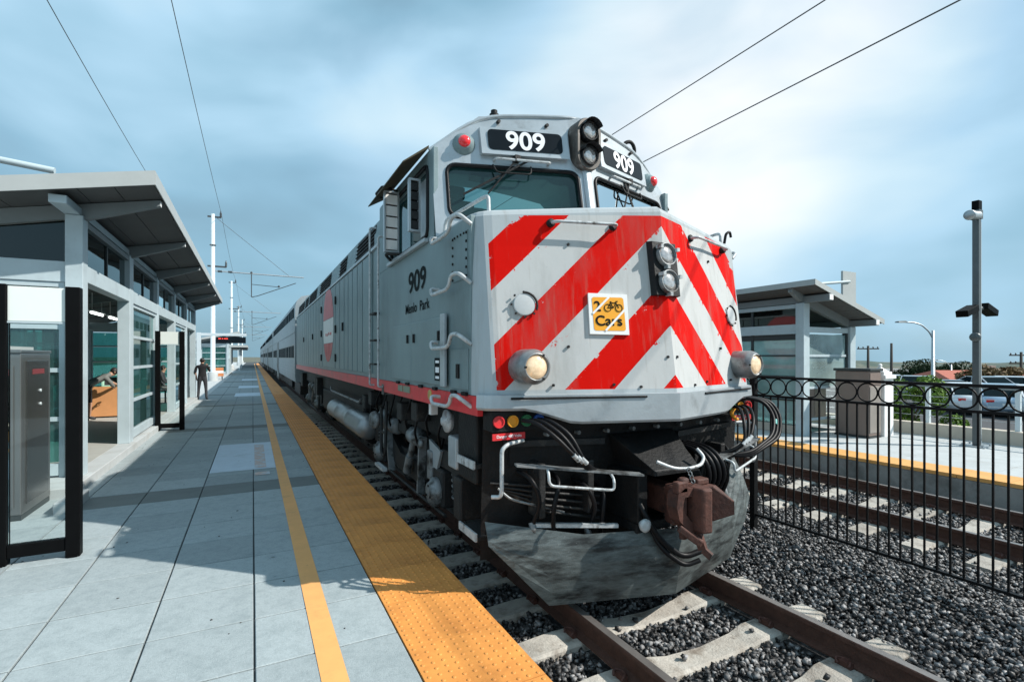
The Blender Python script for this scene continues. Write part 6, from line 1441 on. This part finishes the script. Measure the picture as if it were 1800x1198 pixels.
hl = ['bright green shrub just right of the white finial pillar', 'bright green shrub second to the right of the white pillar', 'leafy shrub behind the railing just left of the street lamp base', 'dense shrub behind the railing in front of the street lamp', 'low green shrub left of the square light pole foot', 'green shrub behind the railing right of the square light pole', 'green shrub at the right picture edge behind the railing', 'green shrub behind the bronze cabinet', 'green shrub behind the far shelter']
for (x, y), lab in zip(hd, hl):
    plant('shrub', (x, y, gz(x)), (.95), .85, (1.95 if y > 7 else .85)+random.uniform(-.1, .2), .12, 5200, .06, M_leafbright, lab, 'shrub', 'shrubs behind the far platform railing', 10)
# car park
m = MB(); m.add([(21.5, -20, -.72), (49.5, -20, -.72), (49.5, 60, -.72), (21.5, 60, -.72)], [(0, 1, 2, 3)]); tag(m.build('car_park', M_asphalt), kind='structure')
def car(x, y, rz, paint, label):
    t = thing('parked_car', (0, 0, 0), label, 'car', 'cars parked beyond the far platform')
    W = .88
    def ringp(px, zb, zt, w): return [(px, -w, zb), (px, w, zb), (px, w, zt*.55+zb*.45), (px, w*.93, zt), (px, -w*.93, zt), (px, -w, zt*.55+zb*.45)]
    q = MB(); q.loft([ringp(-2.22, .42, .74, W*.86), ringp(-2.1, .30, .90, W*.96), ringp(-1.5, .26, .97, W), ringp(0, .24, .98, W), ringp(1.0, .24, .96, W), ringp(1.7, .26, .86, W*.98), ringp(2.1, .34, .72, W*.92), ringp(2.22, .42, .62, W*.8)], True, True, True); q.build('body', paint, t)
    def cab(px, w, zt): return [(px, -w, .94), (px, w, .94), (px, w*.86, zt), (px, -w*.86, zt)]
    q = MB(); q.loft([cab(-1.75, W*.9, .96), cab(-1.0, W*.94, 1.42), cab(.1, W*.94, 1.46), cab(1.15, W*.9, .96)], True, True, False); g_ = q.build('greenhouse', M_coachwin, t)
    q = MB(); q.loft([[(-1.02, -.71, 1.425), (-1.02, .71, 1.425), (-1.02, .66, 1.465), (-1.02, -.66, 1.465)], [(-.4, -.72, 1.45), (-.4, .72, 1.45), (-.4, .67, 1.50), (-.4, -.67, 1.50)], [(.14, -.70, 1.445), (.14, .70, 1.445), (.14, .65, 1.48), (.14, -.65, 1.48)]]); q.build('roof', paint, t)
    for sx in (-1, 1):
        for xa, za, xb, zb in ((-1.02, 1.43, -1.72, .97), (.12, 1.45, 1.12, .97), (-.42, 1.45, -.40, .95)): q = MB(); q.beam((xa, sx*.73, za), (xb, sx*.82, zb), .05, .06); q.build('pillar', paint, t)
        q = MB(); q.box(.75, .95, sx*.86-.06, sx*.86+.06+sx*.06, .95, 1.08); q.build('mirror', paint, t)
        for wx in (-1.38, 1.38):
            q = MB(); q.lathe((wx, sx*.66, .31), (0, sx, 0), [(0, .31), (.18, .315), (.20, .29), (.20, .21)], 20); w_ = q.build('wheel', M_tyre, t)
            q = MB(); q.lathe((wx, sx*.84, .31), (0, sx, 0), [(0, .21), (.02, .20), (.0, .06), (.03, .05), (.03, 0)], 14); q.build('rim', M_rim, w_)
        q = MB(); q.box(2.05, 2.19, sx*.62-.15, sx*.62+.15, .60, .70); q.build('headlight', M_lens, t)
        q = MB(); q.box(-2.22, -2.10, sx*.66-.13, sx*.66+.13, .70, .84); q.build('tail_light', M_redlens, t)
    q = MB(); q.box(2.12, 2.215, -.4, .4, .44, .54); q.build('grille', M_mull, t)
    q = MB(); q.box(-2.235, -2.19, -.26, .26, .55, .66); q.build('number_plate', M_white, t)
    t.location = (x, y, gz(x)+.03); t.rotation_euler = (0, 0, R(rz)); return t
pw = mat('car_white', (.72, .74, .76), .25, .1, .02, 2, coat=.5); ps = mat('car_silver', (.42, .46, .50), .25, .6, .02, 2, coat=.5); pb = mat('car_black', (.02, .022, .026), .2, .2, .02, 2, coat=.5); pbl = mat('car_pale_blue', (.36, .47, .58), .25, .4, .02, 2, coat=.5); pr_ = mat('car_maroon', (.16, .02, .025), .25, .3, .02, 2, coat=.5)
def at(u, d):     # point on the lot seen in image column u at depth d
    a = (u-900)/880.0; s_, c_ = math.sin(R(27.39)), math.cos(R(27.39)); return (d*(s_+a*c_), d*(c_-a*s_))
for u, d, rz, p_, lab in ((1655, 28, 40, pb, 'black car parked behind the street lamp base'), (1690, 25, 38, pw, 'white car parked just left of the square light pole'), (1752, 24, 30, pbl, 'pale blue car parked just right of the square light pole'), (1815, 23, 34, pw, 'white car parked at the right picture edge'),
                          (1612, 34, 20, ps, 'silver car parked left of the street lamp, farther off'), (1720, 33, 60, ps, 'silver car parked farther off behind the square light pole'), (1775, 33, 15, pw, 'white car in the back row near the right picture edge'), (1560, 36, 30, pw, 'white car parked beyond the shrubs next to the white pillar')):
    x, y = at(u, d); car(x, y, rz, p_, lab)
# street lamps
def lamp(u, d, h, label, arm=-1):
    x, y = at(u, d); z = gz(x); t = thing('street_lamp', (x, y, z), label, 'street lamp', 'street lamps beyond the far platform')
    q = MB(); q.lathe((x, y, z), (0, 0, 1), [(0, .17), (.4, .17), (.42, .11), (h, .075), (h+.02, 0)], 14); q.build('post', M_galv, t)
    s_, c_ = math.sin(R(27.39)), math.cos(R(27.39)); rx, ry = c_*arm, -s_*arm
    pts = [(x, y, z+h-.5), (x+rx*.25, y+ry*.25, z+h-.05), (x+rx*.7, y+ry*.7, z+h+.35), (x+rx*1.2, y+ry*1.2, z+h+.5), (x+rx*1.7, y+ry*1.7, z+h+.52)]
    q = MB(); q.tube(pts, .045, 8); q.build('arm', M_galv, t)
    q = MB(); e = Vector(pts[-1]); q.loft([[e+Vector((rx*a, ry*a, b))+Vector((-ry*c, rx*c, 0)) for c, b in ((-w_, -.03), (w_, -.03), (w_*.7, hh), (-w_*.7, hh))] for a, w_, hh in ((-.1, .06, .03), (.05, .13, .08), (.5, .13, .06), (.62, .07, .02))]); q.build('lamp_head', M_darkpole, t)
lamp(1640, 31, 4.4, 'pale curved street lamp beyond the far platform, left of the square pole'); lamp(1672, 62, 4.6, 'small distant street lamp in front of the red roof')
# utility poles
def upole(u, d, ztop, label, arms=1):
    x, y = at(u, d); z = gz(x); t = thing('utility_pole', (x, y, z), label, 'utility pole', 'wooden utility poles')
    q = MB(); q.lathe((x, y, z), (0, 0, 1), [(0, .18), (ztop-z, .12), (ztop-z+.02, 0)], 10); q.build('post', M_wood, t)
    s_, c_ = math.sin(R(27.39)), math.cos(R(27.39))
    for k in range(arms):
        za = ztop-.35-k*.9; q = MB(); q.beam((x-c_*1.3, y+s_*1.3, za), (x+c_*1.3, y-s_*1.3, za), .10, .14); a_ = q.build('cross_arm', M_wood, t)
        for f_ in (-1.15, -.6, .6, 1.15): q = MB(); q.lathe((x+c_*f_, y-s_*f_, za+.07), (0, 0, 1), [(0, .05), (.1, .08), (.18, .05), (.2, 0)], 8); q.build('insulator', M_insul, a_)
upole(1526, 60, 3.35, 'utility pole with a cross arm just right of the far shelter'); upole(1567, 58, 3.6, 'plain thin utility pole between the far shelter and the street lamp', 0); upole(1795, 55, 2.55, 'utility pole with two cross arms at the right picture edge', 2)
# houses
def house(u, d, w, dp, h, rh, rz, roofm, label):
    x, y = at(u, d); z = gz(x); t = thing('house', (0, 0, 0), label, 'house')
    q = MB(); q.box(-w/2, w/2, -dp/2, dp/2, 0, h); q.build('wall', M_stucco, t)
    q = MB(); q.loft([[(-w/2-.4, -dp/2-.4, h), (w/2+.4, -dp/2-.4, h), (w/2+.4, dp/2+.4, h), (-w/2-.4, dp/2+.4, h)], [(-w/2+.6, -.05, h+rh), (w/2-.6, -.05, h+rh), (w/2-.6, .05, h+rh), (-w/2+.6, .05, h+rh)]]); r_ = q.build('roof', roofm, t)
    q = MB(); q.box(w*.2, w*.2+.5, .2, .7, h+rh*.4, h+rh+.5); q.build('chimney', M_stucco, r_)
    for k in range(max(2, int(w/3))):
        xx = -w/2+1.2+k*3.0
        if xx+1.2 < w/2:
            q = MB(); q.box(xx, xx+1.1, -dp/2-.02, -dp/2+.03, h*.42, h*.82); f_ = q.build('window', M_white, t); q = MB(); q.box(xx+.08, xx+1.02, -dp/2-.03, -dp/2-.022, h*.42+.08, h*.82-.08); q.build('pane', M_coachwin, f_)
    t.location = (x, y, z); t.rotation_euler = (0, 0, R(rz))
house(1712, 52, 9, 7, 2.2, 1.0, -32, M_rooftile, 'low house with a long red tiled roof behind the parked cars')
house(1628, 60, 5.5, 6, 1.6, 1.1, -30, M_roofgrey, 'low house with a grey hipped roof left of the red roofed house')
house(1572, 85, 9, 7, 2.6, 1.3, -25, M_roofgrey, 'small grey roofed house among the trees beside the thin utility pole')
house(1715, 95, 12, 8, 2.2, 1.3, -35, M_roofgrey, 'far grey roofed house behind the red roofed house')
# trees
for u, d, w, h, tr, m_, lab in ((1615, 75, 3.2, 3.5, 1.3, M_leafdark, 'broad dark tree left of the street lamp'), (1650, 78, 4.2, 4.1, 1.5, M_leafdark, 'largest dark tree behind the street lamp'), (1680, 84, 3.2, 3.3, 1.3, M_leafdark, 'dark rounded tree right of the street lamp'),
                               (1548, 88, 4.2, 2.6, 1.2, M_leafdark, 'dark tree below the utility pole cross arm'), (1592, 70, 2.6, 2.4, 1.1, M_leafdark, 'small dark tree just right of the thin utility pole'), (1762, 44, 2.9, 1.9, 1.0, M_leafautumn, 'rust and olive tree right of the square light pole'), (1798, 46, 2.6, 1.9, 1.0, M_leafautumn, 'rust and olive tree at the right picture edge'),
                               (1735, 110, 5, 2.6, 1.2, M_leafdark, 'far dark tree right of the large dark group'), (1790, 120, 6, 2.4, 1.2, M_leafdark, 'far dark tree line clump at the right edge')):
    x, y = at(u, d); plant('tree', (x, y, gz(x)), w, w*.9, h, tr, 5200, .17, m_, lab, 'tree', 'trees beyond the far platform', 15)
# hills on the horizon
def hills():
    q = MB(); P = []; n = 90
    for i in range(n+1):
        a = R(30+70*i/n); r0 = 1500; h = -17+4*math.sin(i*.35)+3*math.sin(i*.93+1)+random.uniform(0, 2)
        P.append([(r0*math.sin(a), r0*math.cos(a), -45), ((r0+150)*math.sin(a), (r0+150)*math.cos(a), h-5), ((r0+500)*math.sin(a), (r0+500)*math.cos(a), h), ((r0+900)*math.sin(a), (r0+900)*math.cos(a), -45)])
    q.loft(P, False, False, True); tag(q.build('hills', M_hill), kind='structure')
hills()
